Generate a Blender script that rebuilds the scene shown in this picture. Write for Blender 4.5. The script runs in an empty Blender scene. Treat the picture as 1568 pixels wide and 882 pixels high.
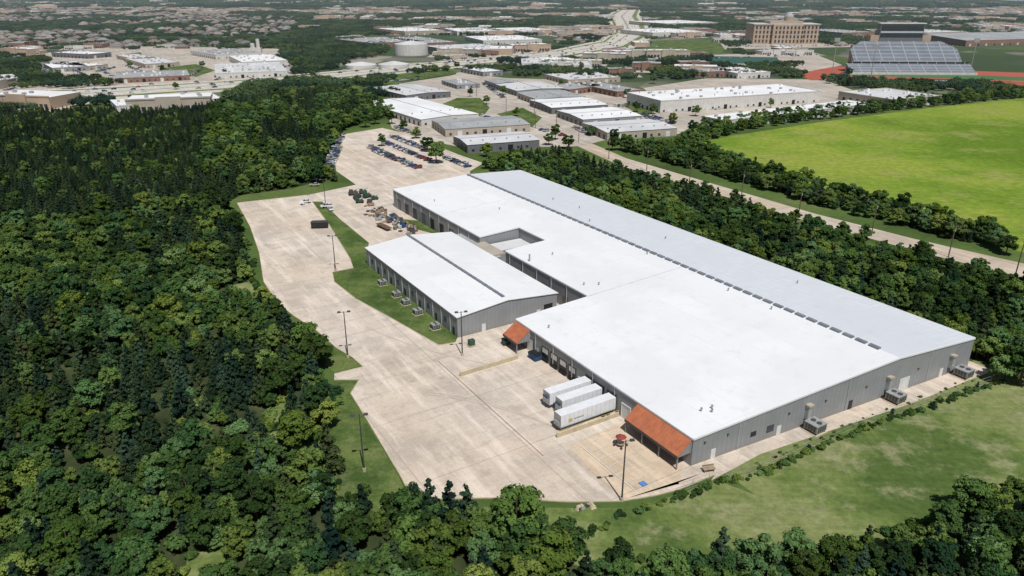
import bpy, math, random
import numpy as np
from mathutils import Vector, Matrix
random.seed(7); rng=np.random.default_rng(5)
# ------------------------------------------------------------ survey frame
H=88.0; FL=1126.0; pit=math.atan(461/FL); sp,cp=math.sin(pit),math.cos(pit)
def G(u,v,z=0.0):
    x=(u-784)/FL; t=(v-441)/FL; D=sp+t*cp; Fw=cp-t*sp; s=(H-z)/D
    return (x*s,Fw*s,z)
def proj(X,Y,Z=0.0):
    d=Y*cp+(H-Z)*sp; dn=(H-Z)*cp-Y*sp
    return (784+FL*X/d, 441+FL*dn/d) if d>1 else (9999,9999)
O=G(1062,672,6.4); AX=(.524,-.852); BX=(.852,.524); ANG=math.atan2(BX[1],BX[0])
def L(a,b,z=0.0): return (O[0]+AX[0]*a+BX[0]*b, O[1]+AX[1]*a+BX[1]*b, z)
def W2(p):
    if p[0]=='L': q=L(p[1],p[2]); return (q[0],q[1])
    q=G(p[0],p[1]); return (q[0],q[1])
scene=bpy.context.scene
def link(o): scene.collection.objects.link(o); return o
# ------------------------------------------------------------ materials
def nt_new(name):
    m=bpy.data.materials.new(name); m.use_nodes=True; nt=m.node_tree
    return m,nt,nt.nodes['Principled BSDF'],nt.nodes['Material Output']
def N(nt,t,**k):
    n=nt.nodes.new(t)
    for a,b in k.items(): setattr(n,a,b)
    return n
def ramp(nt,fac,stops,const=False):
    r=N(nt,'ShaderNodeValToRGB'); cr=r.color_ramp
    if const: cr.interpolation='CONSTANT'
    while len(cr.elements)<len(stops): cr.elements.new(.5)
    for e,(p,c) in zip(cr.elements,stops): e.position=p; e.color=(*c,1)
    nt.links.new(fac,r.inputs[0]); return r.outputs[0]
def math_(nt,op,a,b=None,c=None,clamp=False):
    n=N(nt,'ShaderNodeMath',operation=op); n.use_clamp=clamp
    for i,x in enumerate((a,b,c)):
        if x is None: continue
        if isinstance(x,(int,float)): n.inputs[i].default_value=x
        else: nt.links.new(x,n.inputs[i])
    return n.outputs[0]
def mixc(nt,fac,a,b,mode='MIX'):
    n=N(nt,'ShaderNodeMix',data_type='RGBA',blend_type=mode)
    for s,x in ((n.inputs[0],fac),(n.inputs[6],a),(n.inputs[7],b)):
        if isinstance(x,(int,float)): s.default_value=x
        elif isinstance(x,tuple): s.default_value=(*x,1)
        else: nt.links.new(x,s)
    return n.outputs[2]
def scalev(nt,c,k):
    s=N(nt,'ShaderNodeVectorMath',operation='SCALE'); nt.links.new(c,s.inputs[0]); nt.links.new(k,s.inputs['Scale']); return s.outputs[0]
def pos(nt,rot=False,scale=1.0):
    g=N(nt,'ShaderNodeNewGeometry')
    if not rot: return g.outputs['Position']
    m=N(nt,'ShaderNodeVectorRotate',rotation_type='Z_AXIS'); nt.links.new(g.outputs['Position'],m.inputs['Vector'])
    m.inputs['Center'].default_value=(O[0],O[1],0); m.inputs['Angle'].default_value=-ANG
    s=N(nt,'ShaderNodeVectorMath',operation='SUBTRACT'); nt.links.new(m.outputs[0],s.inputs[0]); s.inputs[1].default_value=(O[0],O[1],0)
    return s.outputs[0]
def noise(nt,vec,scale,detail=4,rough=.55,w=None):
    n=N(nt,'ShaderNodeTexNoise'); n.inputs['Scale'].default_value=scale; n.inputs['Detail'].default_value=detail; n.inputs['Roughness'].default_value=rough
    if vec is not None: nt.links.new(vec,n.inputs['Vector'])
    return n.outputs['Fac']
def M(name,stops,scale=1.0,detail=5,rough=.85,coord='pos',rand=0,spec=.25,metal=0,scale2=None,amt2=.3,bump=0):
    m,nt,b,out=nt_new(name)
    if coord=='pos': v=pos(nt)
    else: v=N(nt,'ShaderNodeTexCoord').outputs['Object']
    f=noise(nt,v,scale,detail); c=ramp(nt,f,stops)
    if scale2:
        f2=noise(nt,v,scale2,4); c=scalev(nt,c,math_(nt,'MULTIPLY_ADD',f2,2*amt2,1-amt2))
    if rand:
        r=N(nt,'ShaderNodeObjectInfo').outputs['Random']; c=scalev(nt,c,math_(nt,'MULTIPLY_ADD',r,2*rand,1-rand))
    nt.links.new(c,b.inputs['Base Color']); b.inputs['Roughness'].default_value=rough
    b.inputs['Specular IOR Level'].default_value=spec; b.inputs['Metallic'].default_value=metal
    return m
def flat(name,c,rough=.6,var=.12,scale=.7,spec=.3,metal=0,rand=0,coord='pos'):
    d=tuple(x*(1-var) for x in c); e=tuple(min(1,x*(1+var)) for x in c)
    return M(name,[(.3,d),(.7,e)],scale,4,rough,coord,rand,spec,metal)
def leafmat(name,dark,mid,light,bias=0.0,trans=.25,cs=.55):
    m,nt,b,out=nt_new(name); nt.nodes.remove(b)
    oc=N(nt,'ShaderNodeTexCoord').outputs['Object']
    f=noise(nt,oc,cs,3); w=noise(nt,pos(nt),.018,4); r=N(nt,'ShaderNodeObjectInfo').outputs['Random']
    s=math_(nt,'MULTIPLY_ADD',f,.8,-.40); s=math_(nt,'MULTIPLY_ADD',w,1.3,s); s=math_(nt,'MULTIPLY_ADD',r,1.05,s); s=math_(nt,'ADD',s,-.68+bias,clamp=True)
    c=ramp(nt,s,[(.0,dark),(.5,mid),(1,light)])
    r2=math_(nt,'FRACT',math_(nt,'MULTIPLY',r,7.31)); gray=ramp(nt,r2,[(.0,(.80,1,1.45)),(.35,(.95,1,1.1)),(.7,(1,1,.9)),(1,(1.2,1.04,.85))])
    c=mixc(nt,1.0,c,gray,'MULTIPLY')
    d=N(nt,'ShaderNodeBsdfDiffuse'); t=N(nt,'ShaderNodeBsdfTranslucent'); mx=N(nt,'ShaderNodeMixShader'); mx.inputs[0].default_value=trans
    nt.links.new(c,d.inputs[0]); nt.links.new(c,t.inputs[0]); nt.links.new(d.outputs[0],mx.inputs[1]); nt.links.new(t.outputs[0],mx.inputs[2]); nt.links.new(mx.outputs[0],out.inputs[0])
    return m
m_leaf=leafmat('leaf_green',(.026,.050,.017),(.068,.120,.031),(.145,.215,.060))
m_leafb=leafmat('leaf_bright',(.044,.084,.022),(.110,.180,.040),(.20,.275,.076),.03)
m_cedar=leafmat('cedar_needles',(.016,.031,.017),(.034,.058,.027),(.066,.095,.042),0,.12)
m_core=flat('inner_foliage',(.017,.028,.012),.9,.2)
m_bark=flat('bark',(.09,.07,.05),.9,.3,3)
m_farleaf=leafmat('far_foliage',(.020,.040,.020),(.046,.078,.032),(.088,.130,.048),.08,.1,.08)
def ground_mat():
    m,nt,b,out=nt_new('ground_soil_grass'); v=pos(nt)
    n1=noise(nt,v,.02,6); n2=noise(nt,v,.5,5)
    g=ramp(nt,n1,[(.3,(.045,.07,.020)),(.5,(.075,.12,.032)),(.7,(.13,.155,.055))])
    g=scalev(nt,g,math_(nt,'MULTIPLY_ADD',n2,.8,.6))
    vo=N(nt,'ShaderNodeTexVoronoi'); vo.inputs['Scale'].default_value=.016; nt.links.new(v,vo.inputs['Vector'])
    sep=N(nt,'ShaderNodeSeparateColor'); nt.links.new(vo.outputs['Color'],sep.inputs[0])
    t=ramp(nt,sep.outputs[0],[(0,(.055,.085,.032)),(.5,(.075,.11,.038)),(.66,(.17,.16,.13)),(.82,(.30,.275,.23)),(.93,(.11,.11,.11))],True)
    nn=noise(nt,v,.004,4); t=mixc(nt,ramp(nt,nn,[(.44,(.1,.1,.1)),(.60,(1,1,1))]),(.042,.068,.030),t)
    y=N(nt,'ShaderNodeSeparateXYZ'); nt.links.new(v,y.inputs[0])
    f=N(nt,'ShaderNodeMapRange'); f.inputs[1].default_value=600; f.inputs[2].default_value=760; nt.links.new(y.outputs[1],f.inputs[0])
    c=mixc(nt,f.outputs[0],g,t); nt.links.new(c,b.inputs['Base Color']); b.inputs['Roughness'].default_value=.95; b.inputs['Specular IOR Level'].default_value=.1
    return m
m_ground=ground_mat()
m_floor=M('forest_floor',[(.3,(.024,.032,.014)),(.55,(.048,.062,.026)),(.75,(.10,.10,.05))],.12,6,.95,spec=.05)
def grassm(name,c0,c1,c2,s,tan,tanamt=.6,fs=.9,streak=.36):
    m,nt,b,out=nt_new(name); v=pos(nt)
    c=ramp(nt,noise(nt,v,s,9,.66),[(.41,c0),(.5,c1),(.58,c2)])
    c=mixc(nt,ramp(nt,noise(nt,v,s*3.3,9,.74),[(.51,(0,0,0)),(.62,(tanamt,)*3)]),c,tan)
    mp=N(nt,'ShaderNodeMapping'); mp.inputs['Rotation'].default_value=(0,0,-.55); mp.inputs['Scale'].default_value=(.04,.6,1); nt.links.new(v,mp.inputs[0])
    c=scalev(nt,c,math_(nt,'MULTIPLY_ADD',noise(nt,mp.outputs[0],1,3),streak*2,1-streak))
    c=scalev(nt,c,math_(nt,'MULTIPLY_ADD',noise(nt,v,fs,6,.75),1.5,.25))
    nt.links.new(c,b.inputs['Base Color']); b.inputs['Roughness'].default_value=.95; b.inputs['Specular IOR Level'].default_value=.05
    return m
m_grass=grassm('mown_grass',(.072,.112,.030),(.120,.162,.046),(.18,.205,.078),.03,(.27,.26,.145),.65,.6,.24)
m_lawn=grassm('lawn',(.048,.082,.022),(.076,.116,.031),(.115,.15,.046),.07,(.18,.18,.09),.4,1.3,.15)
m_field=grassm('field_grass',(.105,.175,.020),(.150,.225,.028),(.215,.265,.042),.008,(.27,.255,.09),.55,.3,.2)
def conc(name,base,joint=True,bw=6.0,rh=4.6,stain=.5,warm=(.42,.33,.24)):
    m,nt,b,out=nt_new(name); v=pos(nt,True)
    br=N(nt,'ShaderNodeTexBrick'); br.offset=0; br.inputs['Scale'].default_value=1; br.inputs['Brick Width'].default_value=bw; br.inputs['Row Height'].default_value=rh
    br.inputs['Mortar Size'].default_value=.06 if joint else 0; br.inputs['Mortar Smooth'].default_value=.4
    br.inputs['Color1'].default_value=(*base,1); br.inputs['Color2'].default_value=(*[x*.87 for x in base],1); br.inputs['Mortar'].default_value=(*[x*.66 for x in base],1); nt.links.new(v,br.inputs['Vector'])
    c=mixc(nt,ramp(nt,noise(nt,v,.018,5),[(.44,(0,0,0)),(.56,(.75,.75,.75))]),br.outputs[0],warm)
    c=mixc(nt,ramp(nt,noise(nt,v,.05,8,.7),[(.46,(0,0,0)),(.62,(stain,)*3)]),c,tuple(x*.55 for x in base))
    c=mixc(nt,ramp(nt,noise(nt,v,.23,8,.72),[(.50,(0,0,0)),(.66,(stain*.9,)*3)]),c,tuple(x*.5 for x in base))
    mp=N(nt,'ShaderNodeMapping'); mp.inputs['Scale'].default_value=(.30,.035,1); mp.inputs['Rotation'].default_value=(0,0,.25); nt.links.new(v,mp.inputs[0])
    c=mixc(nt,ramp(nt,noise(nt,mp.outputs[0],1,6,.7),[(.50,(0,0,0)),(.66,(.6,)*3)]),c,tuple(min(.85,x*1.25) for x in base))
    mp=N(nt,'ShaderNodeMapping'); mp.inputs['Scale'].default_value=(.03,.4,1); mp.inputs['Rotation'].default_value=(0,0,.5); nt.links.new(v,mp.inputs[0])
    c=mixc(nt,ramp(nt,noise(nt,mp.outputs[0],1,4,.6),[(.56,(0,0,0)),(.72,(.35,)*3)]),c,tuple(x*.5 for x in base))
    vv=N(nt,'ShaderNodeTexVoronoi'); vv.inputs['Scale'].default_value=.13; nt.links.new(v,vv.inputs['Vector'])
    c=mixc(nt,ramp(nt,vv.outputs['Distance'],[(.03,(.5,)*3),(.14,(0,0,0))]),c,tuple(x*.45 for x in base))
    if joint:
        b2=N(nt,'ShaderNodeTexBrick'); b2.offset=0; b2.inputs['Scale'].default_value=1; b2.inputs['Brick Width'].default_value=bw*4; b2.inputs['Row Height'].default_value=rh*5; b2.inputs['Mortar Size'].default_value=.12; nt.links.new(v,b2.inputs['Vector'])
        c=mixc(nt,math_(nt,'MULTIPLY',b2.outputs['Fac'],.4),c,tuple(x*.4 for x in base))
    c=scalev(nt,c,math_(nt,'MULTIPLY_ADD',noise(nt,v,1.4,6,.7),.5,.77))
    nt.links.new(c,b.inputs['Base Color']); b.inputs['Roughness'].default_value=.9; b.inputs['Specular IOR Level'].default_value=.2
    return m
m_conc=conc('yard_concrete',(.585,.51,.43),stain=.55,warm=(.54,.44,.345))
m_conc2=conc('new_concrete',(.56,.45,.33),stain=.3,warm=(.56,.43,.30))
m_road=conc('road_concrete',(.52,.445,.365),bw=5,rh=40,stain=.35)
m_hwy=conc('highway_concrete',(.52,.485,.43),False,stain=.25,warm=(.48,.44,.38))
m_lot=conc('commercial_lot',(.48,.425,.36),False,stain=.5,warm=(.34,.30,.26))
m_paint=flat('road_paint',(.70,.70,.68),.7,.15)
m_yel=flat('yellow_paint',(.5,.38,.10),.7,.15)
m_blue=flat('blue_paint',(.08,.19,.44),.7,.15)
m_tyre=flat('tyre_marks',(.43,.37,.31),.9,.2,.3)
def roofm(name,base,bw,rh,k=.93,dirt=.10,mort=.06):
    m,nt,b,out=nt_new(name); v=pos(nt,True)
    br=N(nt,'ShaderNodeTexBrick'); br.offset=0; br.inputs['Scale'].default_value=1; br.inputs['Brick Width'].default_value=bw; br.inputs['Row Height'].default_value=rh
    br.inputs['Mortar Size'].default_value=mort; br.inputs['Mortar Smooth'].default_value=.6
    br.inputs['Color1'].default_value=(*base,1); br.inputs['Color2'].default_value=(*[x*.945 for x in base],1); br.inputs['Mortar'].default_value=(*[x*k for x in base],1); nt.links.new(v,br.inputs['Vector'])
    n=noise(nt,v,.045,7,.6); n2=noise(nt,v,.3,7,.75)
    c=mixc(nt,ramp(nt,n,[(.45,(0,0,0)),(.6,(1,1,1))]),br.outputs[0],tuple(x*(1-dirt) for x in base))
    c=mixc(nt,ramp(nt,n2,[(.53,(0,0,0)),(.68,(.6,.6,.6))]),c,tuple(x*(1-dirt*2.2) for x in base))
    nt.links.new(c,b.inputs['Base Color']); b.inputs['Roughness'].default_value=.6; b.inputs['Specular IOR Level'].default_value=.25
    return m
m_roof=roofm('white_roof_coating',(.72,.722,.727),7.6,60,.90,.08,.12)
m_roof2=roofm('metal_roof_panels',(.585,.605,.635),3.0,1.5,.84,.07,.10)
m_roofc=roofm('light_roof',(.60,.60,.60),4,30,.9,.16)
m_roofg=roofm('gray_roof',(.36,.37,.37),2,30,.85,.2)
m_roofw=flat('white_roof',(.70,.70,.70),.7,.1,.05)
m_trim=flat('white_trim',(.66,.67,.68),.5,.04)
m_vent=flat('ridge_vent_metal',(.17,.19,.215),.5,.2,.5)
def wallm(name,base,per=1.0,k=.8):
    m,nt,b,out=nt_new(name); v=pos(nt,True); s=N(nt,'ShaderNodeSeparateXYZ'); nt.links.new(v,s.inputs[0])
    q=math_(nt,'ADD',s.outputs[0],s.outputs[1]); q=math_(nt,'ABSOLUTE',q); q=math_(nt,'DIVIDE',q,per); q=math_(nt,'FRACT',q)
    l=math_(nt,'LESS_THAN',q,.14)
    n=noise(nt,v,.25,5); c=ramp(nt,n,[(.35,tuple(x*.86 for x in base)),(.65,base)])
    c=mixc(nt,l,c,tuple(x*k for x in base))
    zz=N(nt,'ShaderNodeMapRange'); zz.inputs[1].default_value=0; zz.inputs[2].default_value=1.3; zz.inputs[3].default_value=.5; zz.inputs[4].default_value=0; nt.links.new(s.outputs[2],zz.inputs[0])
    c=mixc(nt,zz.outputs[0],c,(.20,.17,.13))
    nt.links.new(c,b.inputs['Base Color']); b.inputs['Roughness'].default_value=.5; b.inputs['Specular IOR Level'].default_value=.35
    return m
m_wall=wallm('gray_metal_siding',(.265,.275,.28),1.2)
m_wallt=wallm('tan_siding',(.42,.37,.30),1.5)
m_wallw=wallm('white_siding',(.60,.585,.55),2)
m_walld=wallm('dark_siding',(.16,.16,.17),2)
m_brick=flat('red_brick',(.23,.135,.10),.85,.2,.5)
m_stone=flat('tan_stone',(.40,.30,.22),.85,.1,.1)
m_dark=flat('dark_opening',(.018,.02,.022),.4,.2)
m_glass=flat('window_glass',(.03,.04,.05),.12,.2,.4,.6)
m_door=flat('white_door',(.58,.58,.56),.5,.1)
m_can=flat('terracotta_metal_roof',(.42,.145,.072),.55,.16,.8)
m_metal=flat('galvanised_metal',(.36,.37,.37),.45,.15,1,.4,.3)
m_pipe=flat('downspout',(.36,.37,.375),.5,.1)
m_hvac=flat('unit_casing',(.27,.28,.26),.6,.2,1)
m_dmetal=flat('dark_metal',(.07,.065,.06),.5,.2,1)
m_wood=flat('pole_wood',(.13,.095,.065),.9,.25,2)
m_rubber=flat('tyre_rubber',(.02,.02,.02),.8,.2)
m_trail=flat('trailer_white',(.66,.67,.68),.4,.07,.6)
m_curb=flat('concrete_wall',(.45,.38,.26),.85,.15)
m_green=flat('green_machine_paint',(.03,.07,.045),.6,.3)
m_rust=flat('rusty_metal',(.16,.09,.06),.8,.4,1.5)
m_pal=flat('pallet_wood',(.28,.21,.14),.9,.3,1.5)
m_bluem=flat('blue_container',(.02,.07,.16),.6,.2)
m_water=flat('lake_water',(.20,.27,.32),.25,.06,.002,.5)
def carpaint():
    m,nt,b,out=nt_new('car_paint'); r=N(nt,'ShaderNodeObjectInfo').outputs['Random']
    c=ramp(nt,r,[(0,(.65,.65,.65)),(.27,(.02,.02,.022)),(.42,(.30,.31,.32)),(.6,(.08,.09,.10)),(.72,(.22,.02,.02)),(.8,(.03,.07,.19)),(.9,(.38,.35,.30))],True)
    nt.links.new(c,b.inputs['Base Color']); b.inputs['Roughness'].default_value=.3; b.inputs['Coat Weight'].default_value=.5
    return m
m_car=carpaint()
# ------------------------------------------------------------ mesh builder
class MB:
    def __init__(s,T=None): s.v=[];s.f=[];s.m=[];s.mats=[];s.T=T
    def mi(s,m):
        if m not in s.mats: s.mats.append(m)
        return s.mats.index(m)
    def poly(s,pts,m):
        n=len(s.v)
        for q in pts: s.v.append(s.T(*q) if s.T else tuple(q))
        s.f.append(list(range(n,n+len(pts)))); s.m.append(s.mi(m))
    def hull(s,bot,top,m,mtop=None):
        k=len(bot); s.poly(top,mtop or m); s.poly(bot[::-1],m)
        for i in range(k):
            j=(i+1)%k; s.poly([bot[i],bot[j],top[j],top[i]],m)
    def box(s,x0,x1,y0,y1,z0,z1,m,mtop=None):
        q=[(x0,y0),(x1,y0),(x1,y1),(x0,y1)]
        s.hull([(a,b,z0) for a,b in q],[(a,b,z1) for a,b in q],m,mtop)
    def frus(s,x0,x1,y0,y1,z0,z1,i,m,ix=None):
        ix=i if ix is None else ix
        s.hull([(x0,y0,z0),(x1,y0,z0),(x1,y1,z0),(x0,y1,z0)],[(x0+ix,y0+i,z1),(x1-ix,y0+i,z1),(x1-ix,y1-i,z1),(x0+ix,y1-i,z1)],m)
    def tube(s,p0,p1,r0,r1,m,n=6):
        p0=Vector(p0);p1=Vector(p1); d=(p1-p0).normalized(); e=d.orthogonal().normalized(); g=d.cross(e)
        c=[(math.cos(2*math.pi*i/n),math.sin(2*math.pi*i/n)) for i in range(n)]
        s.hull([tuple(p0+(e*a+g*b)*r0) for a,b in c],[tuple(p1+(e*a+g*b)*r1) for a,b in c],m)
    def mesh(s,name,org=(0,0,0)):
        me=bpy.data.meshes.new(name); me.from_pydata([(a-org[0],b-org[1],c-org[2]) for a,b,c in s.v],[],s.f)
        for m in s.mats: me.materials.append(m)
        me.polygons.foreach_set('material_index',s.m); me.update(); return me
    def obj(s,name,parent=None,org=(0,0,0)):
        o=bpy.data.objects.new(name,s.mesh(name,org)); o.location=org; link(o)
        if parent: o.parent=parent
        return o
def empty(name):
    e=bpy.data.objects.new(name,None); link(e); return e
ZL=[.02]
def sheet(name,pts,mat,z=None):
    ZL[0]+=.004; z=ZL[0] if z is None else z
    b=MB(); b.poly([(*W2(p),z) for p in pts],mat); return b.obj(name)
def ribbon(name,top,bot,mat,f0=0,f1=1):
    ZL[0]+=.004; b=MB(); T=[W2(p) for p in top]; B=[W2(p) for p in bot]
    mx=lambda p,q,f:(p[0]*(1-f)+q[0]*f,p[1]*(1-f)+q[1]*f,ZL[0])
    for i in range(len(T)-1):
        b.poly([mx(T[i],B[i],f0),mx(T[i+1],B[i+1],f0),mx(T[i+1],B[i+1],f1),mx(T[i],B[i],f1)],mat)
    return b.obj(name)
# ------------------------------------------------------------ ground
b=MB(); S=40000; b.poly([(-S,-2000,0),(S,-2000,0),(S,S,0),(-S,S,0)],m_ground); b.obj('ground')
FLp=[(-220,178),(0,172),(170,170),(345,163),(440,150),(520,143),(575,155),(600,178),(560,188),(528,198),(500,238),(490,262),(506,272),(450,288),(370,299),(345,312),(362,350),(380,400),(388,438),(375,455),(400,474),(440,497),(472,522),(500,548),(495,575),(500,610),(478,650),(440,700),(468,745),(520,768),(600,792),(640,815),(640,1100),(-400,1100)]
FBp=[(620,804),(720,812),(780,840),(900,872),(1000,872),(1100,874),(1200,880),(1240,862),(1370,848),(1440,798),(1800,715),(1800,1100),(620,1100)]
FRp=[(742,258),(800,244),(872,241),(930,264),(1100,316),(1250,365),(1400,410),(1800,525),(1800,640),(1540,578),('L',5,94),('L',-206,94)]
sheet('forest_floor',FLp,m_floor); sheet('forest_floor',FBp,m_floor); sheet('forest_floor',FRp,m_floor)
MEAD=[('L',9,95),('L',14,40),('L',13,4),(1095,735),(1040,757),(1000,768),(950,778),(870,778),(640,775),(625,806),(720,813),(780,838),(900,870),(1200,880),(1240,864),(1370,850),(1440,803),(1800,733),(1800,600),(1545,577)]
sheet('grass_meadow',MEAD,m_grass)
sheet('grass_meadow',[('L',5,95),('L',15,95),('L',14.2,40),('L',13.2,4),('L',2,4)],m_grass)
sheet('grass_verge',[(880,224),(950,256),(1100,299),(1250,344),(1400,385),(1568,427),(1900,507),(1900,560),(1400,410),(1250,364),(1100,318),(930,268)],m_lawn)
FIELD=[(1040,226),(1120,208),(1250,188),(1400,168),(1568,150),(1900,120),(1900,460),(1568,388),(1350,322),(1160,272)]
sheet('field',FIELD,m_field)
CONC=[(363,311),(470,299),(545,283),(515,262),(511,235),(530,205),(585,196),(625,205),(700,236),(740,250),(720,262),('L',-204,60),('L',-8,60),('L',4,92),('L',10.5,92),('L',9,60),('L',6,30),('L',4.5,15),('L',5.5,0),(1095,727),(1040,750),(1000,760),(950,768),(870,769),(760,763),(632,765),(612,727),(590,690),(560,640),(537,603),(550,582),(512,582),(512,573),(556,562),(540,548),(515,533),(485,507),(450,484),(425,464),(404,432),(397,387),(383,347)]
sheet('concrete_yard',CONC,m_conc)
sheet('lawn',[(478,309),(493,309),(520,335),(565,372),(562,388),('L',-142,-12.5),('L',-75.5,-12.5),(697,525),(672,529),(600,488),(545,458),(512,432),(509,417),(541,411),(536,396),(505,346)],m_lawn)
sheet('lawn',[(510,536),(538,549),(555,560),(512,571),(500,560)],m_lawn)
sheet('lawn',[(512,585),(548,585),(535,604),(557,640),(587,690),(609,727),(628,768),(600,792),(520,768),(468,745),(440,700),(478,650),(500,610)],m_lawn)
sheet('lawn',[(612,335),(640,352),(672,360),(668,352),(640,338)],m_lawn)
sheet('new_concrete_apron',[('L',-19.5,-1),('L',-1,-1),('L',3,-6),(1075,725),(1000,755),(955,765),(905,722),(870,683)],m_conc2)
def arc_mark(c0,c1,c2,w=.16):
    ZL[0]+=.002; A,B,C=[Vector(W2(p)) for p in (c0,c1,c2)]; b=MB(); pr=None
    for i in range(15):
        t=i/14; p=A*(1-t)**2+B*2*t*(1-t)+C*t*t; d=(B-A)*(1-t)+(C-B)*t; n=Vector((-d.y,d.x)).normalized()*w
        if pr: b.poly([(*pr[0],ZL[0]),(*pr[1],ZL[0]),(*(p+n),ZL[0]),(*(p-n),ZL[0])],m_tyre)
        pr=(p-n,p+n)
    b.obj('tyre_mark')
for q in (((640,600),(760,610),(860,660)),((645,604),(764,615),(868,664)),((560,500),(640,540),(760,560))): arc_mark(*q)
def kerb(pts,name='kerb'):
    b=MB(); P=[Vector((*W2(p),0)) for p in pts]
    for p,q in zip(P,P[1:]):
        d=(q-p).normalized(); n=Vector((-d.y,d.x,0))*.09
        b.hull([tuple(x) for x in (p-n,q-n,q+n,p+n)],[(x.x,x.y,.2) for x in (p-n,q-n,q+n,p+n)],m_curb)
    b.obj(name)
kerb([(1095,727),(1040,750),(1000,760),(950,768),(870,769),(760,763),(632,765),(612,727),(590,690),(560,640),(537,603),(550,582),(512,582)])
kerb([(512,573),(556,562),(540,548),(515,533),(485,507),(450,484),(425,464),(404,432),(397,387),(383,347),(363,311),(470,299)])
kerb([(697,525),(672,529),(600,488),(545,458),(512,432),(509,417),(541,411),(536,396),(505,346),(478,309),(493,309)])
RT=[(893,214),(960,243),(1100,284),(1250,328),(1400,366),(1568,404),(1900,480)]; RB=[(880,222),(950,254),(1100,298),(1250,343),(1400,384),(1568,426),(1900,506)]
ribbon('road',RT,RB,m_road)
ribbon('road',[(712,110),(745,140),(800,163),(860,188),(895,214)],[(698,112),(722,140),(770,168),(840,200),(880,222)],m_hwy)
sheet('parking_lot',[(590,165),(612,128),(690,116),(705,112),(780,120),(870,122),(985,140),(1010,170),(1080,182),(1040,205),(925,215),(890,224),(800,226),(735,232),(640,212),(600,196)],m_lot)
sheet('parking_lot',[(985,135),(1080,120),(1260,122),(1340,150),(1420,158),(1100,192),(1040,185)],m_lot)
sheet('parking_lot',[(20,85),(200,70),(440,75),(450,120),(300,133),(100,140),(0,138)],m_lot)
sheet('grass_verge',[(440,118),(620,100),(700,97),(700,110),(610,128),(560,145),(440,150),(345,160),(345,146)],m_lawn)
sheet('grass_verge',[(10,88),(60,84),(90,100),(70,128),(0,134)],m_lawn)
for q in ([(640,175),(700,150),(735,150),(750,165),(740,178)],[(760,175),(800,165),(830,180),(815,195)],[(950,160),(985,158),(1000,172),(985,178)],[(1000,100),(1060,96),(1070,112),(1010,118)],[(240,105),(300,98),(330,108),(300,118)],[(180,85),(215,80),(225,92),(195,98)]): sheet('grass_plot',q,m_lawn)
HT=[(-250,152),(0,140),(170,132),(340,123),(500,110),(640,97),(760,86),(850,76),(918,62),(935,48),(930,34),(925,24),(945,15)]
HB=[(-250,176),(0,164),(170,153),(340,141),(500,125),(640,110),(760,99),(880,88),(970,74),(1003,56),(1000,42),(985,26),(985,15)]
ribbon('highway_verge',HT,HB,m_grass)
for f0,f1 in ((0,.13),(.2,.44),(.47,.72),(.83,1)): ribbon('highway',HT,HB,m_hwy,f0,f1)
for f in (.26,.32,.38,.53,.59,.65): ribbon('lane_marking',HT,HB,m_paint,f,f+.004)
ribbon('concrete_barrier',HT,HB,m_wallw,.445,.452)
sheet('athletics_track',[(1228,116),(1255,101),(1700,116),(1760,134),(1560,131),(1380,123.5),(1240,123)],flat('track_red',(.36,.09,.055),.9,.1,.05))
sheet('football_field',[(1285,114.5),(1298,109),(1590,119),(1590,125),(1400,118.5),(1290,116)],flat('turf',(.06,.14,.05),.9,.1,.05))
sheet('sports_field',[(972,83),(1005,62),(1090,60),(1112,72),(1105,82)],m_lawn)
sheet('parking_lot',[(1060,85),(1240,80),(1290,100),(1225,112),(1080,112)],m_lot)
sheet('parking_lot',[(1100,62),(1340,60),(1310,72),(1110,76)],m_lot)
sheet('tennis_court',[(1070,97),(1090,86),(1190,88),(1195,98)],flat('court_green',(.03,.09,.07),.9,.1,.05))
sheet('lake',[(1300,-4),(1420,-14),(2200,-14),(2300,8),(1568,7),(1500,3)],m_water)
# ------------------------------------------------------------ main warehouse
ZR=9.5; SL=.0517
def zr(b): return ZR-abs(b-60)*SL
def ea(b): return 6.0*b/88.5
main=empty('warehouse_building')
per=[(0,0),(ea(60),60),(6,88.5),(-204,88.5),(-204,60),(-204,24),(-128,24),(-128,40),(-110.6,40),(-110.6,24),(-65.5,24),(-65.5,0)]
b=MB(L)
for i,p in enumerate(per):
    q=per[(i+1)%len(per)]; b.poly([(p[0],p[1],0),(q[0],q[1],0),(q[0],q[1],zr(q[1])),(p[0],p[1],zr(p[1]))],m_wall)
b.obj('walls',main)
b=MB(L); e=.06
def rq(a0,a1,b0,b1,m,s0=None,s1=None):
    a1a=a1 if a1 is not None else ea(b0); a1b=a1 if a1 is not None else ea(b1)
    b.poly([(a0,b0,zr(b0)+e),(a1a,b0,zr(b0)+e),(a1b,b1,zr(b1)+e),(a0,b1,zr(b1)+e)],m)
rq(-65.5,None,0,24,m_roof); rq(-65.5,None,24,60,m_roof); rq(-110.6,-65.5,24,60,m_roof); rq(-128,-110.6,40,60,m_roof); rq(-204,-128,24,60,m_roof)
rq(-204,None,60,88.5,m_roof2)
b.obj('roof',main)
b=MB(L)
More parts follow.
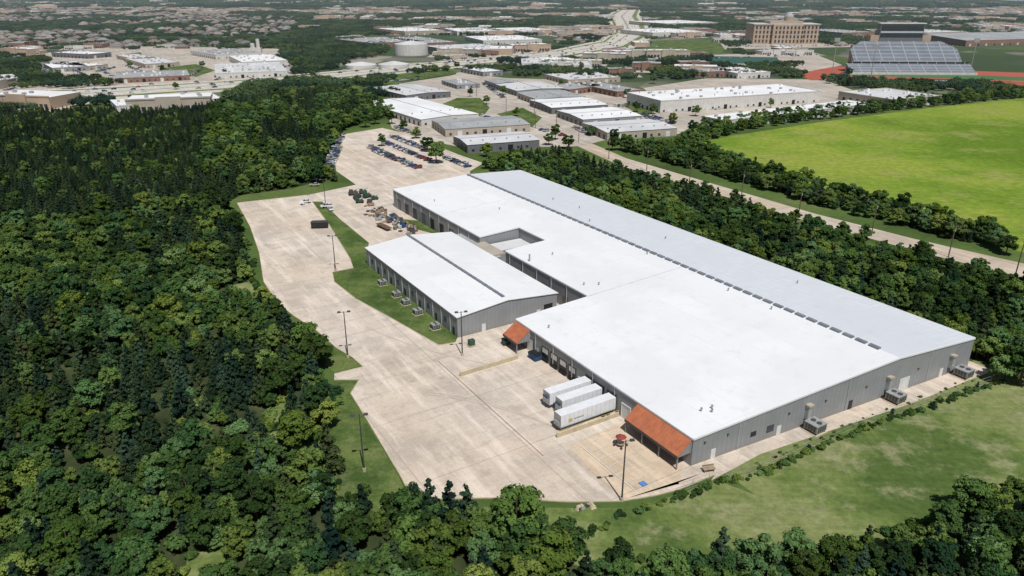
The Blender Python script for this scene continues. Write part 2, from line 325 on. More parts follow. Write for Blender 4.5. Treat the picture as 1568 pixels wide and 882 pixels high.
for i,p in enumerate(per):
    q=per[(i+1)%len(per)]; d=Vector((q[0]-p[0],q[1]-p[1])).normalized(); n=Vector((d.y,-d.x))*.22
    z0,z1=zr(p[1]),zr(q[1]); P=[(p[0]+n.x-d.x*.02,p[1]+n.y-d.y*.02),(q[0]+n.x,q[1]+n.y)]
    b.hull([(p[0],p[1],z0-.3),(P[0][0],P[0][1],z0-.3),(P[1][0],P[1][1],z1-.3),(q[0],q[1],z1-.3)],[(p[0],p[1],z0+.1),(P[0][0],P[0][1],z0+.1),(P[1][0],P[1][1],z1+.1),(q[0],q[1],z1+.1)],m_trim)
b.obj('gutter_trim',main)
b=MB(L); a=-203
while a<-2:
    b.hull([(a,59.3,zr(59.3)+.07),(a+2.6,59.3,zr(59.3)+.07),(a+2.6,60.5,zr(60.5)+.07),(a,60.5,zr(60.5)+.07)],[(a,59.4,ZR+.5),(a+2.6,59.4,ZR+.5),(a+2.6,60.4,ZR+.5),(a,60.4,ZR+.5)],m_vent); a+=3.5
b.obj('ridge_vents',main)
b=MB(L)
for aa,bb in ((-6,8),(-4.5,9.5),(-5.5,10.5),(-45,57),(-70,31),(-72.5,27.5),(-98,34),(-30,57),(-150,45),(-150,70),(-135,72),(-80,58),(-56,4),(-176,30),(-90,75),(-40,80),(-118,64)):
    z=zr(bb); b.tube((aa,bb,z),(aa,bb,z+.8),.18,.18,m_metal); b.tube((aa,bb,z+.8),(aa,bb,z+1.0),.3,.12,m_vent)
b.box(-98.2,-97.8,25,25.4,zr(25),zr(25)+2.4,m_metal)
b.obj('roof_penetrations',main)
b=MB(L)
def seam(a0,a1,b0,b1,m,h=.07):
    b.hull([(a0,b0,zr(b0)+.062),(a1,b0,zr(b0)+.062),(a1,b1,zr(b1)+.062),(a0,b1,zr(b1)+.062)],[(a0,b0,zr(b0)+.062+h),(a1,b0,zr(b0)+.062+h),(a1,b1,zr(b1)+.062+h),(a0,b1,zr(b1)+.062+h)],m)
m_seam=flat('roof_seam',(.55,.56,.57),.6,.1)
seam(-65.8,-65.3,24,59,m_seam); seam(-160,-159.8,24,59,m_seam)
b.obj('expansion_joint',main)
b=MB(L)
def opn(a0,a1,z0,z1,m,bb=0,fr=None):
    b.box(a0,a1,bb-.06,bb-.003,z0,z1,m)
    if fr:
        b.box(a0-.25,a0-.005,bb-.14,bb-.003,z0,z1+.25,fr); b.box(a1+.005,a1+.25,bb-.14,bb-.003,z0,z1+.25,fr); b.box(a0,a1,bb-.14,bb-.003,z1+.005,z1+.25,fr)
for a in (-51.5,-47.6,-43.8,-40):
    opn(a-1.4,a+1.4,.6,3.9,m_dark,0,m_dmetal)
    b.box(a-1.3,a+1.3,-.35,-.14,.4,1.1,m_rubber)
    b.box(a-1.25,a+1.25,-.09,-.065,2.4,3.8,m_door)
for a in (-33,-29.3,-25): opn(a-1.5,a+1.5,.8,4.3,m_dark,0,m_dmetal)
opn(-21.3,-18.7,.1,3.4,m_door,0,m_trim); opn(-37.2,-36.2,.1,2.3,m_door,0,m_trim)
opn(-60,-57,.1,3.8,m_door,0,m_dmetal); opn(-55.5,-54.5,.1,2.3,m_door)
opn(-14,-10,.2,3.2,m_dark); opn(-8,-4,.2,3.2,m_glass,0,m_trim)
for a in (-105,-93,-82,-72): opn(a-.5,a+.5,.1,2.4,m_door,24,m_dmetal)
opn(-89,-86,.1,3.6,m_dark,24,m_dmetal); opn(-78,-75,.1,3.6,m_walld,24)
for i in range(9):
    a=-200+i*8.1; opn(a,a+3.2,.1,4.2,m_dark if i%3 else m_walld,24,m_dmetal)
for a in list(range(-64,0,8)): b.box(a-.09,a+.09,-.22,-.003,.2,6,m_pipe)
for a in range(-200,-130,8): b.box(a-.09,a+.09,23.78,23.997,.2,7.2,m_pipe)
for a in range(-108,-66,8): b.box(a-.09,a+.09,23.78,23.997,.2,7.2,m_pipe)
for a in range(-126,-112,4): opn(a,a+2.2,.1,3.4,m_dark,40)
b.obj('doors_and_openings',main)
def LE(s,bb,z): return L(ea(bb)+s,bb,z)
b=MB(LE)
b.box(.003,.08,15.5,17,2,3.1,m_dark); b.box(.003,.08,20,22,1.6,3.2,m_glass); b.box(.003,.08,23,24.2,.1,2.3,m_door)
b.box(.003,.08,5,6.2,.1,2.3,m_door); b.box(.003,.08,62,65.5,.1,3.4,m_door); b.box(.003,.08,77,78.2,.1,2.3,m_door);b.box(.003,.08,45,46.2,.1,2.3,m_dark)
for q in (31.5,57.5,80.5):
    b.box(.003,.9,q-.6,q+.6,2.0,5.0,m_metal); b.box(.003,1.1,q-.75,q+.75,5.0,5.5,m_wallt)
for q in (12,44,72): b.box(.003,.15,q-.07,q+.07,.2,zr(q)-.5,m_pipe)
for q in (3,9,26,37,50,68): b.box(.003,.3,q-.2,q+.2,4.6,4.85,m_dmetal)
b.obj('end_wall_fittings',main)
def canopy(a0,a1,b_out,zt,zb):
    b=MB(L)
    b.hull([(a0,0-.003,zt-.25),(a1,-.003,zt-.25),(a1,-b_out,zb-.25),(a0,-b_out,zb-.25)],[(a0,-.003,zt),(a1,-.003,zt),(a1,-b_out,zb),(a0,-b_out,zb)],m_can)
    k=a0+.4
    while k<a1:
        b.hull([(k,-.1,zt),(k+.08,-.1,zt),(k+.08,-b_out,zb),(k,-b_out,zb)],[(k,-.1,zt+.1),(k+.08,-.1,zt+.1),(k+.08,-b_out,zb+.1),(k,-b_out,zb+.1)],m_can); k+=.8
    b.box(a0,a1,-b_out-.1,-b_out-.003,zb-.6,zb+.02,m_dmetal)
    n=max(2,int((a1-a0)/5)+1)
    for i in range(n):
        a=a0+.3+(a1-a0-.6)*i/(n-1); b.box(a-.12,a+.12,-b_out+.1,-b_out+.35,0,zb-.25,m_wall)
    b.poly([(a0-.003,-.01,zt-.25),(a0-.003,-b_out,zb-.25),(a0-.003,-.01,zb-.25)],m_wall); b.poly([(a1+.003,-.01,zt-.25),(a1+.003,-b_out,zb-.25),(a1+.003,-.01,zb-.25)],m_wall)
    b.obj('dock_canopy',main)
canopy(-16.3,-.3,3.5,6.1,3.3); canopy(-65.3,-58.5,4.2,6.1,3.3)
b=MB(L); b.box(-127,-119,27,39.9,0,4.6,m_wall,m_roofc); b.box(-117,-112,32,39.9,0,3.6,m_wall,m_roofw); b.obj('courtyard_annex',main)
b=MB(L); b.box(-142,-113,20.2,23.9,0,5.0,m_wall,m_roofg); b.box(-128,-114,21,26,5.003,5.6,m_wallt,m_wallt); b.obj('link_passage',main)
# ------------------------------------------------------------ smaller warehouse
sm=empty('small_warehouse_building'); A0,A1,B0,B1,BM=-142,-75.3,-12.5,20,3.2; ze,zm=6.0,7.6
b=MB(L)
b.poly([(A0,B0,0),(A1,B0,0),(A1,B0,ze),(A0,B0,ze)],m_wall); b.poly([(A0,B1,0),(A1,B1,0),(A1,B1,ze),(A0,B1,ze)],m_wall)
for a in (A0,A1): b.poly([(a,B0,0),(a,B1,0),(a,B1,ze),(a,BM,zm),(a,B0,ze)],m_wall)
b.obj('walls',sm)
b=MB(L); o=.3
for (b0,z0,b1,z1) in ((B0-o,ze-.03,BM,zm),(BM,zm,B1+o,ze-.03)):
    b.hull([(A0-o,b0,z0+.01),(A1+o,b0,z0+.01),(A1+o,b1,z1+.01),(A0-o,b1,z1+.01)],[(A0-o,b0,z0+.22),(A1+o,b0,z0+.22),(A1+o,b1,z1+.22),(A0-o,b1,z1+.22)],m_roof)
b.obj('roof',sm)
b=MB(L); a=A0
while a<A1-2: b.box(a,a+2.7,BM-.45,BM+.4,zm+.1,zm+.55,m_vent); a+=3.1
b.obj('ridge_vents',sm)
b=MB(L)
for i in range(12):
    a=A0+3+i*5.4; b.box(a,a+.18,B0-.2,B0-.003,.2,5.7,m_pipe)
    if i%2: b.box(a+1.5,a+2.6,B0-.06,B0-.003,.1,2.4,m_dark)
    else: b.box(a+1.5,a+3.2,B0-.06,B0-.003,2.2,3.6,m_glass)
b.box(A1+.003,A1+.07,13,14.2,.1,2.3,m_door); b.box(A1+.003,A1+.07,-5,-3.8,.1,2.3,m_door); b.box(A1+.003,A1+.07,15.5,18.5,.1,3.4,m_dark)
b.obj('doors_windows',sm)
def hvac(a,bb,s=1.0,name='air_conditioning_unit'):
    T=lambda x,y,z:L(a+x*s,bb+y*s,z*s); b=MB(T)
    b.box(-1.6,1.6,-1.6,1.6,.0,.14,m_curb)
    for x in (-1.2,1.2):
        for y in (-1.2,1.2): b.box(x-.08,x+.08,y-.08,y+.08,.14,.6,m_dmetal)
    b.box(-1.4,1.4,-1.4,1.4,.6,1.9,m_hvac); b.box(-1.46,1.46,-1.46,1.46,1.9,2.0,m_metal,m_metal)
    for x in (-.9,-.3,.3,.9): b.box(x-.2,x+.2,-1.45,-1.403,.75,1.75,m_dmetal); b.box(1.403,1.45,x-.2,x+.2,.75,1.75,m_dmetal); b.box(-1.45,-1.403,x-.2,x+.2,.75,1.75,m_dmetal)
    b.T=None
    for x in (-.65,.65): b.tube(T(x,.1,2.0),T(x,.1,2.14),.5*s,.5*s,m_dmetal,10)
    b.obj(name)
for q in (31.5,57.5,82.5): hvac(ea(q)+2.6,q,1.15)
for u,v in ((582,437),(603,455),(617,467),(635,482),(660,505)):
    x,y,_=G(u,v); d=(x-O[0],y-O[1]); a=d[0]*AX[0]+d[1]*AX[1]; hvac(a,B0-2.6,.8)
# ------------------------------------------------------------ trailers
def trailer(ac,b0,b1):
    b=MB(L); a0,a1=ac-1.28,ac+1.28
    b.box(a0,a1,b0,b1,1.15,4.1,m_trail); b.box(a0-.02,a1+.02,b0-.03,b0-.003,1.1,4.14,m_metal); b.box(a0-.012,a0-.003,b0,b1,1.1,1.3,m_metal);b.box(a1+.003,a1+.012,b0,b1,1.1,1.3,m_metal)
    q=b0+1
    while q<b1: b.box(a1+.003,a1+.02,q,q+.04,1.3,4.0,m_pipe); b.box(a0-.02,a0-.003,q,q+.04,1.3,4.0,m_pipe); q+=1.2
    b.box(ac-.5,ac+.5,b0+.6,b1-.3,.85,1.14,m_dmetal)
    b.T=None
    for q in (b1-1.8,b1-3.1):
        for s in (-1.2,.75): b.tube(L(ac+s,q,.5),L(ac+s+.45,q,.5),.5,.5,m_rubber,12)
    for s in (-.8,.8): b.tube(L(ac+s,b0+2.5,.04),L(ac+s,b0+2.5,1.1),.08,.08,m_dmetal)
    b.T=L
    b.box(ac-.9,ac+.9,b0-.35,b0-.03,1.4,2.4,m_metal)
    if b1-b0>14: b.box(a1+.021,a1+.03,b0+2,b0+3.0,2.0,2.8,m_yel); b.box(a1+.021,a1+.03,b0+3.4,b0+6,2.3,2.6,m_metal)
    else: b.box(a0+.3,a1-.3,b0-.36,b0-.351,2.65,3.2,m_bluem)
    b.obj('semi_trailer')
trailer(-24.4,-15.2,-.4); trailer(-29.3,-11.4,-.4); trailer(-33.3,-12.0,-.4)
def lwall(p,q,h=1.1,name='retaining_wall',mat=None,t=.14):
    P=Vector((*W2(p),0));Q=Vector((*W2(q),0)); d=(Q-P).normalized(); n=Vector((-d.y,d.x,0))*t; b=MB()
    c=(P-n,Q-n,Q+n,P+n); b.hull([(x.x,x.y,0) for x in c],[(x.x,x.y,h) for x in c],mat or m_curb)
    k=int((Q-P).length/2.4)
    for i in range(k+1):
        x=P+d*(Q-P).length*i/max(k,1); b.box(x.x-.05,x.x+.05,x.y-.05,x.y+.05,h,h+.5,m_yel)
    e1=P+Vector((0,0,h+.5)); e2=Q+Vector((0,0,h+.5)); b.tube(e1,e2,.04,.04,m_yel,5); b.obj(name)
lwall(('L',-22.0,-17),('L',-21.8,-.5)); lwall(('L',-56,-22),('L',-56.5,-5))
b=MB(L)
ZP=ZL[0]+.01
for i in range(7): b.box(-17+i*2.9,-16.9+i*2.9,-14.5,-9.5,ZP-.002,ZP+.004,m_paint)
b.box(-17,0.5,-14.62,-14.5,ZP-.002,ZP+.004,m_paint)
b.box(-1.2,.2,-12.5,-11.2,ZP-.002,ZP+.006,m_blue)
b.box(-66,-18,-23.1,-22.98,ZP-.002,ZP+.003,flat('red_line',(.42,.27,.2),.9))
b.obj('painted_markings')
# ------------------------------------------------------------ poles
def light_pole(u,v,h=13,ang=0):
    x,y,_=G(u,v); b=MB(); b.tube((x,y,0),(x,y,.8),.35,.33,m_curb,10); b.tube((x,y,.8),(x,y,h),.17,.11,m_dmetal,8)
    c,s=math.cos(ang),math.sin(ang)
    b.tube((x-c*1.2,y-s*1.2,h-.15),(x+c*1.2,y+s*1.2,h-.15),.06,.06,m_dmetal,6)
    for k in (-1.2,1.2):
        b.T=lambda X,Y,Z:(x+c*X-s*Y,y+s*X+c*Y,Z); b.frus(k-.45,k+.45,-.3,.3,h-.2,h+.12,.08,m_dmetal); b.box(k-.38,k+.38,-.22,.22,h-.24,h-.202,m_door); b.T=None
    b.obj('light_pole',org=(x,y,0))
for u,v,h in ((952,767,13.2),(558,722,13),(533,548,13),(708,545,12.5),(514,415,12.5),(499,318,12.5)): light_pole(u,v,h,.2)
def util_pole(x,y,h=12):
    b=MB(); b.tube((x,y,0),(x,y,h),.22,.14,m_wood,8)
    n=(.34,.94)
    b.tube((x-n[0]*1.3,y-n[1]*1.3,h-.6),(x+n[0]*1.3,y+n[1]*1.3,h-.6),.08,.08,m_wood,5)
    for k in (-1.2,0,1.2): b.tube((x+n[0]*k,y+n[1]*k,h-.55),(x+n[0]*k,y+n[1]*k,h-.2),.06,.04,m_metal,5)
    b.tube((x+.25,y,h-3),(x+.25,y,h-1.9),.22,.22,m_metal,8)
    b.obj('utility_pole',org=(x,y,0))
UP=[G(u,v) for u,v in ((1680,462),(1554,424),(1452,394),(1335,356),(1222,334),(1135,303),(1055,286),(990,262),(932,244),(886,218),(852,196),(818,180))]
for x,y,_ in UP: util_pole(x,y,12.5)
b=MB()
for p,q in zip(UP,UP[1:]):
    for k in (-1.2,0,1.2):
        pr=None
        for i in range(9):
            t=i/8; x=p[0]*(1-t)+q[0]*t+.34*k; y=p[1]*(1-t)+q[1]*t+.94*k; z=12.3-1.4*4*t*(1-t)
            if pr: b.tube(pr,(x,y,z),.026,.026,m_dmetal,3)
            pr=(x,y,z)
b.obj('power_lines')
for u,v,h in ((730,148,11),(775,172,11),(820,196,11),(500,160,11),(1040,170,11),(905,128,11),(650,118,11),(8,168,11)):
    x,y,_=G(u,v); util_pole(x,y,h)
def fence(pts,h=1.9,name='chain_link_fence'):
    b=MB(); P=[Vector((*W2(p),0)) for p in pts]
    for p,q in zip(P,P[1:]):
        n=max(1,int((q-p).length/3))
        for i in range(n):
            x=p.lerp(q,i/n); b.tube(x,x+Vector((0,0,h)),.04,.04,m_metal,5)
        for z in (h,h*.5,.1): b.tube(p+Vector((0,0,z)),q+Vector((0,0,z)),.025,.025,m_metal,4)
    b.obj(name)
fence([('L',14,91),('L',8.5,40),('L',8,8),(1085,738),(1035,755)])
# ------------------------------------------------------------ trees
def leaves(C,R,n,size,flatz=.8,bias=.25,jit=(.7,1.08)):
    k=len(C); w=np.array([r*r for r in R]); w=w/w.sum(); idx=rng.choice(k,n,p=w)
    d=rng.normal(size=(n,3)); d/=np.linalg.norm(d,axis=1)[:,None]; d[:,2]=np.where(d[:,2]<-.3,-d[:,2]*.6,d[:,2])
    c=np.array(C)[idx]; r=np.array(R)[idx][:,None]; P=c+d*r*rng.uniform(jit[0],jit[1],(n,1))*np.array([1,1,flatz])
    nr=d+rng.normal(size=(n,3))*.45+np.array([0,0,bias]); nr/=np.linalg.norm(nr,axis=1)[:,None]
    t=np.cross(nr,rng.normal(size=(n,3))); t/=np.linalg.norm(t,axis=1)[:,None]; bt=np.cross(nr,t)
    s=size*rng.uniform(.6,1.3,(n,1))
    return np.stack([P-t*s*.5-bt*s*.35,P+t*s*.5-bt*s*.5,P+t*s*.4+bt*s*.5,P-t*s*.35+bt*s*.4],1).reshape(-1,3)
def ico(n=1):
    import bmesh
    bm=bmesh.new(); bmesh.ops.create_icosphere(bm,subdivisions=n,radius=1); v=[tuple(x.co) for x in bm.verts]; f=[[y.index for y in x.verts] for x in bm.faces]; bm.free(); return v,f
ICV,ICF=ico(1)
def tree_mesh(name,C,R,nl,size,mat,hgt,flatz=.8,core=.62,trunk=True,bias=.3,jit=(.7,1.12)):
    b=MB()
    if trunk:
        b.tube((0,0,-.3),(0,0,hgt*.45),hgt*.028,hgt*.018,m_bark,7); b.tube((0,0,hgt*.45),(0.1,0,hgt*.8),hgt*.018,hgt*.006,m_bark,5)
        for c in C[:7]: b.tube((0,0,hgt*.3),tuple(c),hgt*.011,hgt*.004,m_bark,4)
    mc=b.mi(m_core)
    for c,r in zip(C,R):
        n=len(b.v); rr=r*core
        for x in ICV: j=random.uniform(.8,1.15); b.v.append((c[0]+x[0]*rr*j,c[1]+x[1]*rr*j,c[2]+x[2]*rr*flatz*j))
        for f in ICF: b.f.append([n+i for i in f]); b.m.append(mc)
    V=leaves(C,R,nl,size,flatz,bias,jit); n=len(b.v); b.v.extend(map(tuple,V.tolist())); ml=b.mi(mat)
    for i in range(nl): b.f.append([n+4*i,n+4*i+1,n+4*i+2,n+4*i+3]); b.m.append(ml)
    return b.mesh(name)
def broad(seed,mat,w=2.9,h=7.5,nl=2300,size=.36,name='broadleaf_tree',k=20):
    random.seed(seed); C=[];R=[]
    for i in range(k):
        a=i*2.4+random.uniform(-.5,.5); rr=w*math.sqrt(random.uniform(.02,.75)); z=h*(.80-.36*(rr/w)**1.5+random.uniform(-.2,.13))
        C.append((rr*math.cos(a),rr*math.sin(a),z)); R.append(random.uniform(.22,.42)*w*(1.05-.3*rr/w))
    for i in range(7):
        a=i*.9+random.random(); C.append((w*.55*math.cos(a),w*.55*math.sin(a),h*random.uniform(.3,.5))); R.append(w*.36)
    return tree_mesh(name,C,R,nl,size,mat,h)
def cedar(seed,w=2.0,h=7.5,nl=1700,size=.32,name='cedar_tree'):
    random.seed(seed); C=[];R=[]; n=17
    for i in range(n):
        t=i/(n-1); z=h*(.12+.82*t); rad=w*(1-t)**.75*.62; a=i*2.4+random.random(); C.append((rad*math.cos(a),rad*math.sin(a),z)); R.append(max(.35,w*(1-t*.8)*.52*random.uniform(.8,1.15)))
    return tree_mesh(name,C,R,nl,size,m_cedar,h,1.0,.7,True,.15)
def bush(seed,mat,name='shrub'):
    random.seed(seed); C=[];R=[]
    for i in range(8):
        a=random.uniform(0,6.3); r=random.uniform(0,1.1); C.append((r*math.cos(a),r*math.sin(a),random.uniform(.5,1.4))); R.append(random.uniform(.5,.85))
    return tree_mesh(name,C,R,700,.30,mat,2,.9,.6,False)
tc=bpy.data.collections.new('tree_library')
def add(coll,me,i):
    o=bpy.data.objects.new('v%02d_%s'%(i,me.name),me); coll.objects.link(o)
tm=[broad(11,m_leaf),broad(12,m_leafb,3.1,7.2),broad(13,m_leaf,2.6,8.6),broad(14,m_leafb,3.3,8.8,2600,k=24),broad(15,m_leaf,2.4,6.2,1800),cedar(21),cedar(22,2.3,8.2),cedar(23,1.7,6.2,1400),bush(31,m_leafb),bush(32,m_leaf)]
for i,me in enumerate(tm): add(tc,me,i)
def scatter(name,pts,coll):
    me=bpy.data.meshes.new(name); me.from_pydata([p[:3] for p in pts],[],[])
    for nm,ty,vals in (('rz','FLOAT',[p[3] for p in pts]),('sc','FLOAT',[p[4] for p in pts]),('ix','INT',[p[5] for p in pts])):
        at=me.attributes.new(nm,ty,'POINT'); at.data.foreach_set('value',vals)
    o=bpy.data.objects.new(name,me); link(o)
    ng=bpy.data.node_groups.new(name+'_gn','GeometryNodeTree')
    ng.interface.new_socket(name='Geometry',in_out='INPUT',socket_type='NodeSocketGeometry'); ng.interface.new_socket(name='Geometry',in_out='OUTPUT',socket_type='NodeSocketGeometry')
    n=ng.nodes; gi=n.new('NodeGroupInput'); go=n.new('NodeGroupOutput'); ip=n.new('GeometryNodeInstanceOnPoints'); ci=n.new('GeometryNodeCollectionInfo')
    ci.inputs['Collection'].default_value=coll; ci.inputs['Separate Children'].default_value=True; ci.inputs['Reset Children'].default_value=True
    def na(nm,ty):
        x=n.new('GeometryNodeInputNamedAttribute'); x.data_type=ty; x.inputs['Name'].default_value=nm; return x.outputs['Attribute']
    l=ng.links; l.new(gi.outputs[0],ip.inputs['Points']); l.new(ci.outputs[0],ip.inputs['Instance']); ip.inputs['Pick Instance'].default_value=True
    l.new(na('ix','INT'),ip.inputs['Instance Index']); cx=n.new('ShaderNodeCombineXYZ'); l.new(na('rz','FLOAT'),cx.inputs[2])
    er=n.new('FunctionNodeEulerToRotation'); l.new(cx.outputs[0],er.inputs[0]); l.new(er.outputs[0],ip.inputs['Rotation'])
    l.new(na('sc','FLOAT'),ip.inputs['Scale']); l.new(ip.outputs[0],go.inputs[0])
    md=o.modifiers.new('inst','NODES'); md.node_group=ng; return o
def inpoly(x,y,P):
    r=False; j=len(P)-1
    for i in range(len(P)):
        if (P[i][1]>y)!=(P[j][1]>y) and x<(P[j][0]-P[i][0])*(y-P[i][1])/(P[j][1]-P[i][1])+P[i][0]: r=not r
        j=i
    return r
def PW(p): return [W2(q) for q in p]
def region(poly,spacing,excl=(),vis=True):
    P=PW(poly); xs=[q[0] for q in P]; ys=[q[1] for q in P]; out=[]; y=max(min(ys),40); ymax=min(max(ys),9000)
    E=[PW(e) for e in excl]
    while y<ymax:
        x=min(xs)
        while x<max(xs):
            X=x+random.uniform(-.5,.5)*spacing; Y=y+random.uniform(-.5,.5)*spacing
            u,v=proj(X,Y)
            if -170<u<1740 and v<1010 and inpoly(X,Y,P) and not any(inpoly(X,Y,e) for e in E): out.append((X,Y,u,v))
            x+=spacing
        y+=spacing*.9
    return out
from mathutils import noise as mn
def nz(x,y,s=.02): return mn.noise(Vector((x*s,y*s,3.3)))
random.seed(99)
clear1=[(285,900),(300,850),(350,838),(350,900)]; clear2=[(402,660),(432,605),(452,615),(420,690),(400,720),(385,715)]; clear3=[(345,440),(392,430),(400,475),(372,470)]
sheet('grass_clearing',[(275,900),(290,850),(352,838),(355,900)],m_grass); sheet('grass_clearing',[(402,660),(432,605),(452,615),(420,690),(400,720),(385,715)],m_grass); sheet('grass_clearing',clear3,m_grass)
pts=[]
for X,Y,u,v in region(FLp,3.8,(clear1,clear2,clear3)):
    n=nz(X,Y); n2=nz(X+500,Y,.05); n3=nz(X,Y+900,.09)
    pc=.38+n*1.4
    if v<320 and u<330-(v-170)*.3: pc=.93
    if random.random()<pc: i=random.choice((5,6,7)); s=random.uniform(.6,1.12)
    else:
        i=random.choice((0,1,2,3,4,0)) if n2>-.1 else random.choice((0,2,4)); s=random.choice((random.uniform(.5,.9),random.uniform(.8,1.3)))
    if v<320 and u<300: s*=.75
    if n3<-.28 and random.random()<.6: i=random.choice((8,9)); s=random.uniform(.8,1.7)
    pts.append((X,Y,0,random.uniform(0,6.28),s,i))
scatter('woodland_trees',pts,tc)
pts=[]
for X,Y,u,v in region(FBp,4.1):
    i=random.choice((0,1,3,2,4,0,2,5,6)); pts.append((X,Y,0,random.uniform(0,6.28),random.uniform(.75,1.3) if u<1250 else random.uniform(.7,1.1),i if u<1250 else random.choice((0,2,5,6,3))))
scatter('foreground_trees',pts,tc)
pts=[]
RX=RT+RB[::-1]
for X,Y,u,v in region(FRp,4.2,(RX,)):
    n=nz(X,Y); i=random.choice((5,6,7,0)) if random.random()<.42+n else random.choice((0,1,2,3,4)); pts.append((X,Y,0,random.uniform(0,6.28),random.uniform(.6,1.2),i))
scatter('woodland_belt_trees',pts,tc)
pts=[]
HG=[(925,229),(960,230),(1045,224),(1100,244),(1160,266),(1350,316),(1530,369),(1545,388),(1400,354),(1250,315),(1100,272),(960,233)]
for X,Y,u,v in region(HG,3.9,(RX,)):
    pts.append((X,Y,0,random.uniform(0,6.28),random.choice((random.uniform(.5,.8),random.uniform(.8,1.25))),random.choice((0,2,4,5,0,3,2))))
HG2=[(1060,226),(1055,214),(1090,200),(1140,186),(1350,163),(1568,141),(1800,122),(1800,130),(1568,150),(1360,171),(1150,198)]
for X,Y,u,v in region(HG2,5.5): pts.append((X,Y,0,random.uniform(0,6.28),random.uniform(.7,1.2),random.choice((0,2,4,0,2,3))))
scatter('hedgerow_trees',pts,tc)
pts=[]
def line_sc(P,step,jit,idx,s0,s1):
    Q=[Vector((*W2(p),0)) for p in P]
    for p,q in zip(Q,Q[1:]):
        n=max(1,int((q-p).length/step))
        for i in range(n):
            if random.random()<.3: continue
            x=p.lerp(q,(i+random.random())/n); pts.append((x.x+random.uniform(-jit,jit),x.y+random.uniform(-jit,jit),-.15,random.uniform(0,6.28),random.uniform(s0,s1),random.choice(idx)))
line_sc([('L',15,91),('L',9.6,40),('L',9.2,8),(1090,742),(1040,765),(960,790),(900,820)],.6,.6,(8,9,9),.2,.75)
line_sc([('L',15,91),('L',9.6,40),('L',9.2,8)],6,1,(7,4),.2,.4)
line_sc([('L',11,90),('L',7.5,40),('L',6.5,12)],1.6,.8,(8,9),.15,.4)
line_sc([(512,600),(490,640),(450,700),(480,745),(600,790)],1.2,2.5,(8,9),.4,1.3)
line_sc([(400,720),(390,690),(420,640),(440,600)],1.2,2,(8,),.5,1.2)
line_sc([(1200,865),(1360,840),(1430,800),(1600,755)],1.3,3,(8,9),.3,1.0)
line_sc([(345,312),(362,350),(380,400),(388,438),(440,492),(500,545)],2,2,(8,9),.5,1.2)
line_sc([(640,800),(760,835),(900,860),(1100,868)],1.2,2.5,(8,9),.4,1.3)
line_sc([(930,256),(1100,304),(1250,350),(1400,392),(1600,442)],1.2,2.6,(8,9,4),.4,1.1)
scatter('shrubs',pts,tc)
def one(u,v,i,s,z=0):
    me=tm[i]; x,y,_=G(u,v); o=bpy.data.objects.new(me.name.split('.')[0],me); o.location=(x,y,0); o.rotation_euler[2]=random.uniform(0,6.28); o.scale=(s,s,s); link(o)
for u,v,i,s in ((655,232,0,1.3),(668,250,3,1.5),(672,238,0,1.2),(585,224,2,1),(637,212,1,1.1),(500,275,0,1.2),(487,280,3,1.3),(512,278,5,1),(840,222,0,1.1),(720,112,0,1.2),(560,195,0,1.3),(575,190,1,1.3),(600,190,2,1.2),(618,200,0,1.1),(745,240,1,1.2),(500,655,1,1.0),(505,720,6,1.35),(490,735,5,1.2),(455,690,3,1.1),(486,565,0,1.4),(470,550,3,1.3),(430,610,2,1.4),(402,470,1,1.0),
    (790,845,3,1.6),(815,870,0,1.5),(840,880,1,1.4),(690,812,5,1.4),(660,812,6,1.35),(640,812,5,1.3),(715,818,6,1.3),(735,835,0,1.1),(1545,575,0,1.2),(1530,585,1,1.1),(1560,590,2,1.4),(1540,390,0,1.1),(770,145,0,1.2),(860,135,2,1.1),(1000,175,0,1.2),(1065,178,0,1.2),(1030,190,3,1),(940,215,0,1.1),(905,208,1,1),(560,178,0,1.4),(545,172,2,1.4),(395,160,0,1.3),(450,155,1,1.4),(130,130,0,1.3),(115,133,2,1.2),(160,132,0,1.3),(270,137,1,1),(365,145,0,1.2),(440,130,2,1.2),(480,120,0,1.2),(700,105,0,1.2),
    (745,160,0,1.1),(720,148,2,1),(790,178,1,1),(960,150,0,1.2),(975,172,2,1.1),(700,176,0,1),(610,148,0,1.1),(640,118,2,1.2),(1110,150,0,1),(1180,165,2,1),(1270,128,0,1.3),(1300,132,2,1.2),(1080,196,0,1.2),(1060,205,2,1.2),(200,104,0,1.2),(250,112,2,1.2),(310,104,0,1.2),(60,112,0,1.3),(40,120,2,1.2),(90,118,0,1.2),(345,118,2,1.1),(455,100,0,1.4),(470,108,2,1.3),
    (870,228,0,1.3),(850,214,2,1.3),(905,122,0,1.3),(890,108,2,1.3),(1000,128,0,1.3),(1040,122,0,1.2),(1350,128,0,1.2),(1300,118,2,1.3),(1460,140,0,1.2),(1500,138,2,1.2)):
    one(u,v,i,s)
